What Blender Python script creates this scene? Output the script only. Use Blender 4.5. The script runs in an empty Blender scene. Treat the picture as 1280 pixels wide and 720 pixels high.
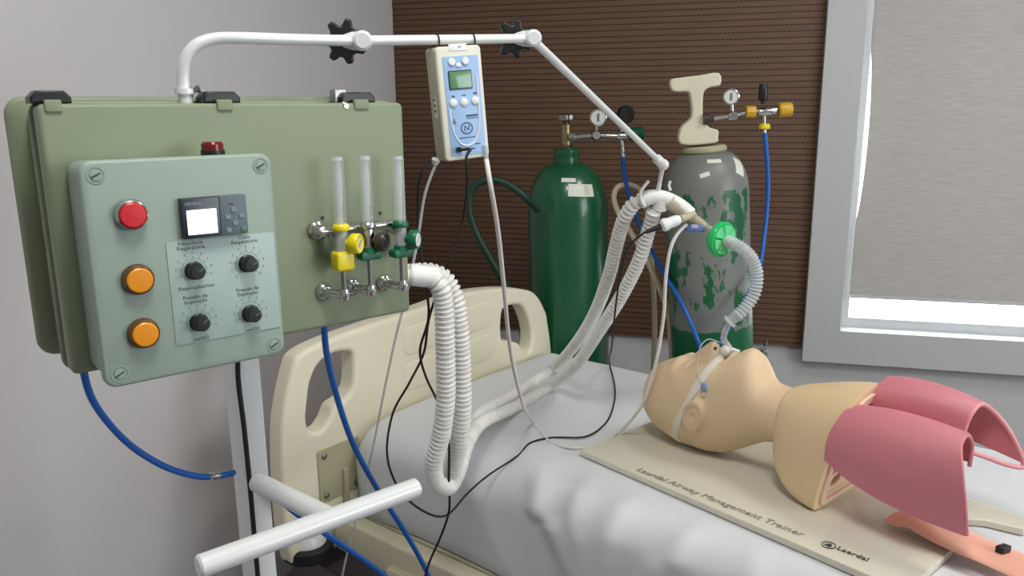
import bpy, bmesh, math, random
import numpy as np
from math import sin, cos, pi, radians, sqrt, atan2, exp
from mathutils import Matrix, Vector
random.seed(7)
SC = bpy.context.scene
COL = SC.collection

# ------------------------------------------------------------------ camera
FPX = 1000.0; TH = radians(12.7); ROLL = .009; CAMH = 1.42
_R0 = np.array([1, 0, 0.]); _U0 = np.array([0, sin(TH), cos(TH)]); FW = np.array([0, cos(TH), -sin(TH)])
CR = _R0*cos(ROLL) - _U0*sin(ROLL); CU = _U0*cos(ROLL) + _R0*sin(ROLL); CC = np.array([0, 0, CAMH])
cam = bpy.data.cameras.new('camera'); camo = bpy.data.objects.new('camera', cam); COL.objects.link(camo)
cam.sensor_width = 36; cam.lens = 36*FPX/1280; cam.clip_start = .02
m = Matrix(((CR[0], CU[0], -FW[0], 0), (CR[1], CU[1], -FW[1], 0), (CR[2], CU[2], -FW[2], CAMH), (0, 0, 0, 1)))
camo.matrix_world = m
SC.camera = camo

def V(*a): return np.array(a, float)
def ray(u, v): return FW + CR*(u-640)/FPX - CU*(v-360)/FPX
def atY(u, v, Y): r = ray(u, v); return CC + r*Y/r[1]          # a point seen at pixel u,v, Y metres into the room
def onz(u, v, z): r = ray(u, v); return CC + r*(z-CAMH)/r[2]   # ... on a level surface
def onpl(u, v, p, n): r = ray(u, v); return CC + r*np.dot(p-CC, n)/np.dot(r, n)
def nrm(a): a = np.asarray(a, float); return a/np.linalg.norm(a)
def frame(axis):
    z = nrm(axis); h = V(0, 0, 1) if abs(z[2]) < .9 else V(1, 0, 0)
    x = nrm(np.cross(h, z)); return x, np.cross(z, x), z

# ------------------------------------------------------------------ materials
def s2l(c): return tuple((x/12.92 if x <= .04045 else ((x+.055)/1.055)**2.4) for x in (v/255. for v in c))
MATS = {}
def pm(name, rgb, rough=.5, metal=0., var=.06, vscale=40., alpha=1., spec=.5, bump=0., emit=None, estr=0., sss=0., coat=0.):
    if name in MATS: return MATS[name]
    m = bpy.data.materials.new(name); m.use_nodes = True
    nt = m.node_tree; b = nt.nodes['Principled BSDF']; c = s2l(rgb)
    b.inputs['Roughness'].default_value = rough; b.inputs['Metallic'].default_value = metal
    b.inputs['Specular IOR Level'].default_value = spec; b.inputs['Alpha'].default_value = alpha
    b.inputs['Coat Weight'].default_value = coat
    tc = nt.nodes.new('ShaderNodeTexCoord'); nz = nt.nodes.new('ShaderNodeTexNoise')
    nz.inputs['Scale'].default_value = vscale; nz.inputs['Detail'].default_value = 4
    nt.links.new(tc.outputs['Object'], nz.inputs['Vector'])
    mx = nt.nodes.new('ShaderNodeMix'); mx.data_type = 'RGBA'
    mx.inputs[6].default_value = tuple(max(0, x*(1-var)) for x in c)+(1,)
    mx.inputs[7].default_value = tuple(min(1, x*(1+var)) for x in c)+(1,)
    nt.links.new(nz.outputs['Fac'], mx.inputs[0]); nt.links.new(mx.outputs[2], b.inputs['Base Color'])
    if bump:
        bp = nt.nodes.new('ShaderNodeBump'); bp.inputs['Strength'].default_value = bump; bp.inputs['Distance'].default_value = .002
        nt.links.new(nz.outputs['Fac'], bp.inputs['Height']); nt.links.new(bp.outputs['Normal'], b.inputs['Normal'])
    if emit:
        b.inputs['Emission Color'].default_value = s2l(emit)+(1,); b.inputs['Emission Strength'].default_value = estr
    if sss:
        b.inputs['Subsurface Weight'].default_value = sss; b.inputs['Subsurface Radius'].default_value = (.01, .005, .003); b.inputs['Subsurface Scale'].default_value = 1.
    MATS[name] = m; return m
def N(m): return m.node_tree.nodes, m.node_tree.links, m.node_tree.nodes['Principled BSDF']

pm('paint_lilac', (205, 203, 205), .75, var=.03, vscale=3)
pm('paint_low', (204, 204, 204), .8, var=.03, vscale=6)
pm('ceiling_white', (225, 225, 222), .9)
pm('window_white', (196, 199, 200), .45, var=.02)
pm('cabinet_green', (128, 141, 113), .55, var=.05, vscale=9, bump=.05)
pm('box_grey', (146, 164, 152), .5, var=.03, vscale=30)
pm('black_plastic', (20, 22, 24), .4, var=.2)
pm('rubber_black', (16, 16, 17), .6, var=.2)
pm('chrome', (205, 205, 205), .18, 1., var=.05)
pm('steel', (150, 150, 148), .35, 1., var=.08)
pm('brass', (150, 138, 105), .35, 1., var=.12)
pm('white_enamel', (222, 226, 226), .3, var=.02, coat=.3)
pm('red_lamp', (205, 30, 42), .35, var=.05)
pm('red_dark', (110, 20, 22), .2, var=.1)
pm('amber_lamp', (228, 146, 20), .35, var=.05)
pm('label_film', (160, 180, 175), .4, var=.02)
pm('ink', (58, 64, 72), .6, var=.1)
pm('ink_soft', (112, 128, 128), .6, var=.1)
pm('plc_dark', (25, 35, 48), .3, var=.1)
pm('plc_grey', (84, 100, 108), .45, var=.05)
pm('plc_key', (110, 128, 134), .45, var=.05)
pm('plc_green', (60, 118, 88), .45, var=.05)
pm('screen_lit', (250, 252, 255), .3, var=.0, emit=(238, 246, 255), estr=1.6)
pm('silver_ink', (150, 160, 170), .5)
pm('yellow_plastic', (228, 210, 20), .35, var=.05)
pm('ochre_plastic', (205, 160, 35), .4, var=.06)
pm('green_plastic', (12, 100, 68), .4, var=.08)
pm('brown_plastic', (60, 50, 46), .35, var=.1)
pm('gauge_white', (225, 228, 225), .35, var=.02)
pm('clear_plastic', (225, 235, 240), .1, var=.02, alpha=.2, spec=1., coat=.6)
pm('clear_core', (236, 240, 240), .15, var=.02, alpha=.42, spec=.8)
pm('clear_tube', (215, 222, 222), .25, var=.03, alpha=.55)
pm('hose_corrugated', (240, 240, 235), .35, var=.03, alpha=.8)
pm('hose_cuff', (238, 240, 236), .4, var=.03, alpha=.93)
pm('white_silicone', (222, 220, 214), .45, var=.04)
pm('amber_clear', (205, 196, 165), .25, var=.1, alpha=.62)
pm('blue_hose', (16, 92, 176), .35, var=.06)
pm('dark_green_hose', (16, 52, 36), .5, var=.1)
pm('cream_pipe', (196, 184, 160), .45, var=.05)
pm('bed_cream', (232, 226, 202), .45, var=.03, vscale=12)
pm('bed_frame', (206, 202, 176), .5, var=.04)
pm('bed_bracket', (172, 170, 138), .5, var=.05)
pm('filter_green', (40, 205, 110), .2, var=.08, alpha=.82, emit=(0, 0, 0))
pm('filter_pale', (120, 235, 165), .2, var=.08, alpha=.85)
pm('valve_blue', (95, 125, 190), .35, var=.06, alpha=.85)
pm('monitor_shell', (222, 222, 206), .5, var=.03)
pm('monitor_side', (182, 180, 156), .55, var=.04)
pm('monitor_blue', (148, 184, 224), .4, var=.03)
pm('monitor_white', (232, 236, 238), .4, var=.02)
pm('lcd_green', (96, 140, 104), .12, var=.2, vscale=25, emit=(50, 100, 60), estr=.1)
pm('lcd_frame', (48, 58, 52), .3)
pm('navy', (40, 48, 120), .5)
pm('tape_white', (228, 222, 206), .7, var=.03)
pm('balloon_blue', (130, 165, 205), .3, var=.1, alpha=.8)
pm('skin_vinyl', (222, 196, 160), .5, var=.03, vscale=14, sss=.04)
pm('skin_dark', (70, 40, 34), .6)
pm('shell_vinyl', (224, 199, 158), .5, var=.03, vscale=10, sss=.04)
pm('shell_inside', (226, 196, 172), .5, var=.04)
pm('lung_rubber', (206, 126, 138), .5, var=.05, vscale=9, bump=.05)
pm('lung_inner', (226, 150, 158), .5, var=.05, vscale=9)
pm('stomach_rubber', (232, 172, 148), .5, var=.05, vscale=10)
pm('ink_board', (142, 138, 126), .6)
pm('board_grey', (214, 211, 194), .22, var=.03, vscale=8)
pm('valve_guard', (222, 217, 192), .6, var=.14, vscale=14)
pm('sticker', (222, 226, 214), .5, var=.06, vscale=60)
pm('mesh_dark', (18, 40, 32), .7, var=.2)
pm('fill_glow', (255, 252, 245), .5, emit=(255, 250, 242), estr=4.)  # glow of the added ceiling fill panels

def hammer(m):  # green oxygen cylinder enamel: uneven drips
    n, l, b = N(m); return m
pm('cylinder_green', (8, 84, 50), .3, var=.22, vscale=7, coat=.3)

def mat_panel():
    m = pm('wood_slots', (104, 72, 50), .62, var=.1, vscale=5); n, l, b = N(m)
    # object coordinates: x along the wall, z up; dark slot lines broken into dashes
    tc = n.new('ShaderNodeTexCoord'); sp = n.new('ShaderNodeSeparateXYZ'); l.new(tc.outputs['Object'], sp.inputs[0])
    def math_(op, a, bb=None):
        k = n.new('ShaderNodeMath'); k.operation = op
        for i, q in enumerate((a, bb)):
            if q is None: continue
            if isinstance(q, (int, float)): k.inputs[i].default_value = q
            else: l.new(q, k.inputs[i])
        return k.outputs[0]
    fz = math_('FRACT', math_('MULTIPLY', sp.outputs['Z'], 1/.0208))
    line = math_('LESS_THAN', fz, .23)
    row = math_('FLOOR', math_('MULTIPLY', sp.outputs['Z'], 1/.0208))
    off = math_('MULTIPLY', math_('MODULO', row, 2), .5)
    fx = math_('FRACT', math_('ADD', math_('MULTIPLY', sp.outputs['X'], 1/.014), off))
    dash = math_('LESS_THAN', fx, .62)
    hole = math_('MULTIPLY', line, math_('ADD', math_('MULTIPLY', dash, .38), .52))
    mp = n.new('ShaderNodeMapping'); mp.inputs['Scale'].default_value = (2.2, 2, 45); l.new(tc.outputs['Object'], mp.inputs['Vector'])
    gr = n.new('ShaderNodeTexNoise'); gr.inputs['Scale'].default_value = 3; gr.inputs['Detail'].default_value = 6; l.new(mp.outputs[0], gr.inputs['Vector'])
    cr = n.new('ShaderNodeValToRGB'); cr.color_ramp.elements[0].position = .3; cr.color_ramp.elements[1].position = .75
    cr.color_ramp.elements[0].color = s2l((92, 66, 48))+(1,); cr.color_ramp.elements[1].color = s2l((114, 84, 60))+(1,)
    l.new(gr.outputs['Fac'], cr.inputs[0])
    mx = n.new('ShaderNodeMix'); mx.data_type = 'RGBA'; l.new(hole, mx.inputs[0]); l.new(cr.outputs[0], mx.inputs[6]); mx.inputs[7].default_value = s2l((30, 20, 15))+(1,)
    l.new(mx.outputs[2], b.inputs['Base Color'])
    return m
mat_panel()
def mat_blind():
    m = bpy.data.materials.new('blind_fabric'); m.use_nodes = True; n = m.node_tree.nodes; l = m.node_tree.links; MATS['blind_fabric'] = m
    n.remove(n['Principled BSDF']); out = n['Material Output']
    tc = n.new('ShaderNodeTexCoord'); mp = n.new('ShaderNodeMapping'); mp.inputs['Scale'].default_value = (14, 14, 260); l.new(tc.outputs['Object'], mp.inputs['Vector'])
    nz = n.new('ShaderNodeTexNoise'); nz.inputs['Scale'].default_value = 1.6; nz.inputs['Detail'].default_value = 5; l.new(mp.outputs[0], nz.inputs['Vector'])
    cr = n.new('ShaderNodeValToRGB'); cr.color_ramp.elements[0].position = .32; cr.color_ramp.elements[1].position = .7
    cr.color_ramp.elements[0].color = s2l((170, 166, 161))+(1,); cr.color_ramp.elements[1].color = s2l((186, 183, 179))+(1,)
    l.new(nz.outputs['Fac'], cr.inputs[0])
    d = n.new('ShaderNodeBsdfDiffuse'); t = n.new('ShaderNodeBsdfTranslucent'); a = n.new('ShaderNodeMixShader'); a.inputs[0].default_value = .27
    l.new(cr.outputs[0], d.inputs['Color']); l.new(cr.outputs[0], t.inputs['Color']); l.new(d.outputs[0], a.inputs[1]); l.new(t.outputs[0], a.inputs[2])
    l.new(a.outputs[0], out.inputs['Surface'])
mat_blind()
def mat_glass():
    m = bpy.data.materials.new('window_glass'); m.use_nodes = True; n = m.node_tree.nodes; l = m.node_tree.links; MATS['window_glass'] = m
    n.remove(n['Principled BSDF']); out = n['Material Output']
    t = n.new('ShaderNodeBsdfTransparent'); g = n.new('ShaderNodeBsdfGlossy'); g.inputs['Roughness'].default_value = .05
    a = n.new('ShaderNodeMixShader'); a.inputs[0].default_value = .06
    l.new(t.outputs[0], a.inputs[1]); l.new(g.outputs[0], a.inputs[2]); l.new(a.outputs[0], out.inputs['Surface'])
mat_glass()
def mat_floor():
    m = pm('floor_planks', (120, 100, 100), .35); n, l, b = N(m)
    tc = n.new('ShaderNodeTexCoord'); mp = n.new('ShaderNodeMapping'); mp.inputs['Rotation'].default_value = (0, 0, radians(40)); l.new(tc.outputs['Object'], mp.inputs['Vector'])
    br = n.new('ShaderNodeTexBrick'); br.inputs['Scale'].default_value = 1; br.inputs['Brick Width'].default_value = .5; br.inputs['Row Height'].default_value = .12
    br.inputs['Mortar Size'].default_value = .002; br.inputs['Color1'].default_value = s2l((62, 44, 44))+(1,); br.inputs['Color2'].default_value = s2l((150, 136, 146))+(1,)
    br.inputs['Mortar'].default_value = s2l((40, 30, 30))+(1,); l.new(mp.outputs[0], br.inputs['Vector']); l.new(br.outputs['Color'], b.inputs['Base Color'])
mat_floor()
def mat_sheet():
    m = pm('sheet_cotton', (214, 218, 222), .85, var=.02, vscale=12); n, l, b = N(m)
    tc = n.new('ShaderNodeTexCoord'); wv = n.new('ShaderNodeTexNoise'); wv.inputs['Scale'].default_value = 900; l.new(tc.outputs['Object'], wv.inputs['Vector'])
    bp = n.new('ShaderNodeBump'); bp.inputs['Strength'].default_value = .12; bp.inputs['Distance'].default_value = .001
    l.new(wv.outputs['Fac'], bp.inputs['Height']); l.new(bp.outputs['Normal'], b.inputs['Normal'])
    # faint mauve stain
    n2 = n.new('ShaderNodeTexNoise'); n2.inputs['Scale'].default_value = 14; n2.inputs['Detail'].default_value = 3; l.new(tc.outputs['Object'], n2.inputs['Vector'])
    gr = n.new('ShaderNodeTexGradient'); gr.gradient_type = 'SPHERICAL'; mp = n.new('ShaderNodeMapping')
    mp.name = 'stain'; l.new(tc.outputs['Object'], mp.inputs['Vector']); l.new(mp.outputs[0], gr.inputs['Vector'])
    mu = n.new('ShaderNodeMath'); mu.operation = 'MULTIPLY'; l.new(n2.outputs['Fac'], mu.inputs[0]); l.new(gr.outputs['Fac'], mu.inputs[1]); mu2 = n.new('ShaderNodeMath'); mu2.operation = 'MULTIPLY'; mu2.inputs[1].default_value = .7; l.new(mu.outputs[0], mu2.inputs[0]); mu = mu2
    mx = n.new('ShaderNodeMix'); mx.data_type = 'RGBA'; old = b.inputs['Base Color'].links[0].from_socket
    l.new(old, mx.inputs[6]); mx.inputs[7].default_value = s2l((186, 172, 186))+(1,); l.new(mu.outputs[0], mx.inputs[0]); l.new(mx.outputs[2], b.inputs['Base Color'])
    return mp
stain_map = mat_sheet()
def mat_grey_cyl():
    m = pm('cylinder_grey', (120, 124, 120), .4); n, l, b = N(m)
    tc = n.new('ShaderNodeTexCoord'); sp = n.new('ShaderNodeSeparateXYZ'); l.new(tc.outputs['Object'], sp.inputs[0])
    mp = n.new('ShaderNodeMapping'); mp.inputs['Scale'].default_value = (1, 1, .5); l.new(tc.outputs['Object'], mp.inputs['Vector'])
    nz = n.new('ShaderNodeTexNoise'); nz.inputs['Scale'].default_value = 13; nz.inputs['Detail'].default_value = 8; nz.inputs['Roughness'].default_value = .62; l.new(mp.outputs[0], nz.inputs['Vector'])
    ch = n.new('ShaderNodeValToRGB'); ch.color_ramp.elements[0].position = .54; ch.color_ramp.elements[1].position = .56; l.new(nz.outputs['Fac'], ch.inputs[0])
    # chipped grey shows green undercoat between 0.75 and 1.25 m; solid green below 0.76 m
    lo = n.new('ShaderNodeMath'); lo.operation = 'ADD'; l.new(sp.outputs['Z'], lo.inputs[0])
    n3 = n.new('ShaderNodeTexNoise'); n3.inputs['Scale'].default_value = 30; l.new(tc.outputs['Object'], n3.inputs['Vector'])
    k3 = n.new('ShaderNodeMath'); k3.operation = 'MULTIPLY'; k3.inputs[1].default_value = .03; l.new(n3.outputs['Fac'], k3.inputs[0]); l.new(k3.outputs[0], lo.inputs[1])
    lt = n.new('ShaderNodeMath'); lt.operation = 'LESS_THAN'; lt.inputs[1].default_value = .785; l.new(lo.outputs[0], lt.inputs[0])
    hi = n.new('ShaderNodeMath'); hi.operation = 'LESS_THAN'; hi.inputs[1].default_value = 1.2; l.new(lo.outputs[0], hi.inputs[0])
    c2 = n.new('ShaderNodeMath'); c2.operation = 'MULTIPLY'; l.new(ch.outputs[0], c2.inputs[0]); l.new(hi.outputs[0], c2.inputs[1])
    mxx = n.new('ShaderNodeMath'); mxx.operation = 'MAXIMUM'; l.new(c2.outputs[0], mxx.inputs[0]); l.new(lt.outputs[0], mxx.inputs[1])
    mx = n.new('ShaderNodeMix'); mx.data_type = 'RGBA'; l.new(mxx.outputs[0], mx.inputs[0])
    old = b.inputs['Base Color'].links[0].from_socket; l.new(old, mx.inputs[6]); mx.inputs[7].default_value = s2l((8, 92, 55))+(1,)
    l.new(mx.outputs[2], b.inputs['Base Color'])
mat_grey_cyl()

# ------------------------------------------------------------------ mesh building
ROOTLOC = {}
class MB:
    def __init__(s): s.v = []; s.f = []
    def add(s, vs, fs):
        o = len(s.v); s.v += [tuple(map(float, p)) for p in vs]; s.f += [tuple(i+o for i in f) for f in fs]; return s
    def rings(s, rings, close=True, cap0=True, cap1=True):
        n = len(rings[0]); vs = [p for r in rings for p in r]; fs = []
        for i in range(len(rings)-1):
            for j in range(n if close else n-1):
                k = (j+1) % n; fs.append((i*n+j, i*n+k, (i+1)*n+k, (i+1)*n+j))
        if cap0: fs.append(tuple(range(n-1, -1, -1)))
        if cap1: fs.append(tuple(range((len(rings)-1)*n, len(rings)*n)))
        return s.add(vs, fs)
    def tube(s, pts, r, n=12, caps=True, ell=None):
        pts = [np.asarray(p, float) for p in pts]; m_ = len(pts)
        rs = [r]*m_ if np.isscalar(r) else list(r)
        tan = [nrm(pts[min(i+1, m_-1)]-pts[max(i-1, 0)]) for i in range(m_)]
        x, y, _ = frame(tan[0]); rings = []
        for i in range(m_):
            x = nrm(x - tan[i]*np.dot(x, tan[i])); y = np.cross(tan[i], x)
            rings.append([pts[i] + rs[i]*(x*cos(2*pi*j/n)+y*sin(2*pi*j/n)) for j in range(n)])
        return s.rings(rings, True, caps, caps)
    def cyl(s, p0, p1, r0, r1=None, n=24): return s.tube([p0, p1], [r0, r0 if r1 is None else r1], n)
    def lathe(s, O, axis, prof, n=28):
        x, y, z = frame(axis); O = np.asarray(O, float)
        return s.rings([[O + z*h + max(r, 1e-5)*(x*cos(2*pi*j/n)+y*sin(2*pi*j/n)) for j in range(n)] for r, h in prof])
    def rprism(s, O, X, Y, Z, w, h, d, r=.003, b=.001, n=5):
        """rounded-corner plate centred at O, w along X, h along Y, d along Z, edges eased by b"""
        O = np.asarray(O, float)
        def outline(i):
            W, Hh, R = w/2-i, h/2-i, max(r-i, 1e-4); o = []
            for cx, cy, a0 in ((W-R, Hh-R, 0), (-W+R, Hh-R, pi/2), (-W+R, -Hh+R, pi), (W-R, -Hh+R, 3*pi/2)):
                for k in range(n+1):
                    a = a0 + pi/2*k/n; o.append((cx+R*cos(a), cy+R*sin(a)))
            return o
        L = []
        for k in range(4):
            a = pi/2*k/3; L.append((b*(1-sin(a)), -d/2+b*(1-cos(a))))
        L = L + [(i, -z) for i, z in reversed(L)]
        return s.rings([[O+X*p[0]+Y*p[1]+Z*z for p in outline(i)] for i, z in L])
    def ball(s, O, rx, ry=None, rz=None, X=V(1, 0, 0), Y=V(0, 1, 0), Z=V(0, 0, 1), n=20, k=12):
        ry = rx if ry is None else ry; rz = rx if rz is None else rz; O = np.asarray(O, float)
        rings = []
        for i in range(k+1):
            t = -pi/2+pi*i/k; c = max(cos(t), 1e-3)
            rings.append([O + X*rx*c*cos(2*pi*j/n) + Y*ry*c*sin(2*pi*j/n) + Z*rz*sin(t) for j in range(n)])
        return s.rings(rings)
    def fill(s, outline, holes, depth, bevel, O, X, Y, Z, res=3):
        """flat shape with holes, given thickness and rounded edges (filled by Blender's curve filler)"""
        cu = bpy.data.curves.new('tmp', 'CURVE'); cu.dimensions = '2D'; cu.fill_mode = 'BOTH'
        for lp in [outline]+list(holes):
            sp = cu.splines.new('POLY'); sp.points.add(len(lp)-1); sp.use_cyclic_u = True
            for q, p in zip(sp.points, lp): q.co = (p[0], p[1], 0, 1)
        cu.extrude = max(depth/2-bevel, 0); cu.bevel_depth = bevel; cu.bevel_resolution = res; cu.offset = -bevel
        ob = bpy.data.objects.new('tmp', cu); COL.objects.link(ob)
        me = bpy.data.meshes.new_from_object(ob.evaluated_get(bpy.context.evaluated_depsgraph_get()))
        O = np.asarray(O, float)
        s.add([O+X*v.co[0]+Y*v.co[1]+Z*v.co[2] for v in me.vertices], [tuple(p.vertices) for p in me.polygons])
        bpy.data.objects.remove(ob); bpy.data.curves.remove(cu); bpy.data.meshes.remove(me); return s
    def text(s, body, O, X, Y, Z, size, depth=.0003, align='CENTER', shear=0., spacing=1.):
        cu = bpy.data.curves.new('tmp', 'FONT'); cu.body = body; cu.size = size; cu.extrude = depth; cu.align_x = align; cu.align_y = 'CENTER'
        cu.shear = shear; cu.space_character = spacing; cu.space_line = .85; cu.resolution_u = 2
        ob = bpy.data.objects.new('tmp', cu); COL.objects.link(ob)
        me = bpy.data.meshes.new_from_object(ob.evaluated_get(bpy.context.evaluated_depsgraph_get()))
        O = np.asarray(O, float)
        s.add([O+X*v.co[0]+Y*v.co[1]+Z*v.co[2] for v in me.vertices], [tuple(p.vertices) for p in me.polygons])
        bpy.data.objects.remove(ob); bpy.data.curves.remove(cu); bpy.data.meshes.remove(me); return s
    def build(s, name, mat, parent=None, label=None, loc=None, angle=38, fix=True):
        if parent is not None: base = ROOTLOC[parent.name]
        else: base = V(0, 0, 0) if loc is None else np.asarray(loc, float)
        me = bpy.data.meshes.new(name); me.from_pydata([tuple(np.array(p)-base) for p in s.v], [], s.f); me.update()
        if fix:
            bm = bmesh.new(); bm.from_mesh(me); bmesh.ops.recalc_face_normals(bm, faces=bm.faces); bm.to_mesh(me); bm.free()
        me.materials.append(MATS[mat])
        for p in me.polygons: p.use_smooth = True
        me.set_sharp_from_angle(angle=radians(angle))
        o = bpy.data.objects.new(name, me); COL.objects.link(o); ROOTLOC[o.name] = base
        if parent is not None: o.parent = parent
        else: o.location = tuple(base)
        if label: o['label'] = label
        return o
def tag(o, label, cat, group=None, kind=None):
    if label: o['label'] = label
    if cat: o['category'] = cat
    if group: o['group'] = group
    if kind: o['kind'] = kind
    return o
def thing(name, label, cat, loc, group=None):
    o = bpy.data.objects.new(name, None); COL.objects.link(o); o.location = tuple(map(float, loc)); o.empty_display_size = .05
    ROOTLOC[o.name] = np.asarray(loc, float); return tag(o, label, cat, group)
def spline(P, step=.01):
    P = [np.asarray(p, float) for p in P]; Q = [2*P[0]-P[1]]+P+[2*P[-1]-P[-2]]; out = []
    for i in range(1, len(Q)-2):
        p0, p1, p2, p3 = Q[i-1:i+3]
        t0 = 0; t1 = t0+max(np.linalg.norm(p1-p0), 1e-6)**.5; t2 = t1+max(np.linalg.norm(p2-p1), 1e-6)**.5; t3 = t2+max(np.linalg.norm(p3-p2), 1e-6)**.5
        k = max(2, int(np.linalg.norm(p2-p1)/step*1.3))
        for j in range(k):
            t = t1+(t2-t1)*j/k
            A1 = (t1-t)/(t1-t0)*p0+(t-t0)/(t1-t0)*p1; A2 = (t2-t)/(t2-t1)*p1+(t-t1)/(t2-t1)*p2; A3 = (t3-t)/(t3-t2)*p2+(t-t2)/(t3-t2)*p3
            B1 = (t2-t)/(t2-t0)*A1+(t-t0)/(t2-t0)*A2; B2 = (t3-t)/(t3-t1)*A2+(t-t1)/(t3-t1)*A3
            out.append((t2-t)/(t2-t1)*B1+(t-t1)/(t2-t1)*B2)
    out.append(P[-1]); return out
def resample(pts, step):
    pts = np.array(pts); d = np.r_[0, np.cumsum(np.linalg.norm(np.diff(pts, axis=0), axis=1))]
    s = np.arange(0, d[-1], step); return np.stack([np.interp(s, d, pts[:, i]) for i in range(3)], 1), s
def cable(name, pts, r, mat, label, cat, parent=None, n=10, step=.012, group=None):
    o = MB().tube(spline(pts, step), r, n).build(name, mat, parent, loc=pts[0] if parent is None else None)
    if parent is None: tag(o, label, cat, group)
    return o
def corrugated(mb, pts, r, pitch, amp, n=18):
    q, s = resample(spline(pts, .01), pitch/6)
    g_ = 1+.42*s/s[-1]
    ph = np.cumsum(np.r_[0, np.diff(s)]*2*pi/(pitch*g_))
    rr = r + amp*g_*np.clip(1.6*np.cos(ph), -1, 1)
    return mb.tube(q, rr, n)
def pchip(xs, ys, x):
    xs = np.asarray(xs, float); ys = np.asarray(ys, float); h = np.diff(xs); d = np.diff(ys)/h; n = len(xs); mm = np.zeros(n)
    for i in range(1, n-1):
        if d[i-1]*d[i] > 0:
            w1 = 2*h[i]+h[i-1]; w2 = h[i]+2*h[i-1]; mm[i] = (w1+w2)/(w1/d[i-1]+w2/d[i])
    mm[0] = d[0]; mm[-1] = d[-1]
    x = np.asarray(x, float); i = np.clip(np.searchsorted(xs, x)-1, 0, n-2); t = (x-xs[i])/h[i]
    return (2*t**3-3*t**2+1)*ys[i]+(t**3-2*t**2+t)*h[i]*mm[i]+(-2*t**3+3*t**2)*ys[i+1]+(t**3-t**2)*h[i]*mm[i+1]
def smooth_loop(P, k=6):
    P = [V(p[0], p[1], 0) for p in P]; n = len(P); out = []
    for i in range(n):
        p0, p1, p2, p3 = P[i-1], P[i], P[(i+1) % n], P[(i+2) % n]
        for j in range(k):
            t = j/k
            out.append(tuple((.5*((2*p1)+(-p0+p2)*t+(2*p0-5*p1+4*p2-p3)*t*t+(-p0+3*p1-3*p2+p3)*t**3))[:2]))
    return out
UP = V(0, 0, 1)

# ================================================================== THE ROOM
wd = V(.966, -.259, 0); wn = V(-.259, -.966, 0); WP = V(.75, 2.93, 0)     # rear wall: direction, normal into the room, a point on it
def WALL(s, off, z): return WP + wd*s + wn*off + UP*z
S0, S1 = -1.237, 3.3; RD = 5.2; RH_ = 2.75
def slab(name, pts, th, nrmv, mat, kind='structure'):
    pts = [np.asarray(p, float) for p in pts]; mb = MB(); k = len(pts)
    b = [p - nrmv*th for p in pts]
    mb.rings([pts, b]); o = mb.build(name, mat, loc=pts[0]); tag(o, None, None, None, kind); return o
c0 = WALL(S0, 0, 0); c1 = WALL(S1, 0, 0); c2 = WALL(S1, RD, 0); c3 = WALL(S0, RD, 0)
slab('floor', [c0, c1, c2, c3], .1, UP, 'floor_planks')
slab('ceiling', [p+UP*RH_ for p in (c0, c1, c2, c3)], .1, -UP, 'ceiling_white')
slab('wall_left', [c0, c3, c3+UP*RH_, c0+UP*RH_], .1, wd, 'paint_lilac')
slab('wall_right', [c1, c2, c2+UP*RH_, c1+UP*RH_], .1, -wd, 'paint_lilac')
slab('wall_front', [c3, c2, c2+UP*RH_, c3+UP*RH_], .1, -wn, 'paint_lilac')
# rear wall with window opening: s .42..2.25, z .60..2.2
WS0, WS1, WZ0, WZ1 = .44, 2.3, .615, 2.25
mb = MB(); mb.fill([(S0, 0), (S1, 0), (S1, RH_), (S0, RH_)], [[(WS0, WZ0), (WS1, WZ0), (WS1, WZ1), (WS0, WZ1)]], .12, 0, WP-wn*.06, wd, UP, wn, res=0)
o = mb.build('wall_back', 'paint_low', loc=WP); tag(o, None, None, None, 'structure')
# slotted timber acoustic panelling over the upper wall, left of the window; its mesh is laid out in its own axes
PZ = .552
me = MB().rprism(V((S0+.37)/2, 0, (PZ+RH_-.005)/2), V(1, 0, 0), V(0, 0, 1), V(0, -1, 0), .37-S0-.004, RH_-.005-PZ, .02, .0008, .0005).build('trim_1', 'wood_slots')
me.matrix_world = Matrix(((wd[0], -wn[0], 0, WP[0]+wn[0]*.011), (wd[1], -wn[1], 0, WP[1]+wn[1]*.011), (0, 0, 1, 0), (0, 0, 0, 1)))
tag(me, 'brown timber wall panelling with fine dark slotted rows behind the cylinders', None, None, 'structure')
# window: casing, lining, sash, glass
win = thing('window_1', 'white framed window with grey roller blind at the right', None, WALL(WS0, 0, WZ0)); win['kind'] = 'structure'
O0, O1 = .332, 2.41; Z0, Z1 = .505, 2.36; I0, I1, J0, J1 = .456, 2.28, .628, 2.24
MB().fill([(O0, Z0), (O1, Z0), (O1, Z1), (O0, Z1)], [[(I0, J0), (I1, J0), (I1, J1), (I0, J1)]], .05, .003, WP+wn*.024, wd, UP, wn).build('casing', 'window_white', win, angle=30)
MB().fill([(WS0, WZ0), (WS1, WZ0), (WS1, WZ1), (WS0, WZ1)], [[(I0+.004, J0), (I1, J0), (I1, J1), (I0+.004, J1)]], .118, .001, WP-wn*.06, wd, UP, wn).build('window_lining', 'window_white', win, angle=30)
MB().fill([(I0, J0-.005), (I1, J0-.005), (I1, J1), (I0, J1)], [[(I0+.032, J0+.035), (I1-.05, J0+.035), (I1-.05, J1-.05), (I0+.032, J1-.05)]], .03, .003, WP-wn*.035, wd, UP, wn).build('sash', 'window_white', win, angle=30)
MB().rprism(WALL((I0+I1)/2, -.04, (J0+J1)/2), wd, UP, wn, I1-I0-.06, J1-J0-.06, .005, .001, .0005).build('window_pane', 'window_glass', win)
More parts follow.
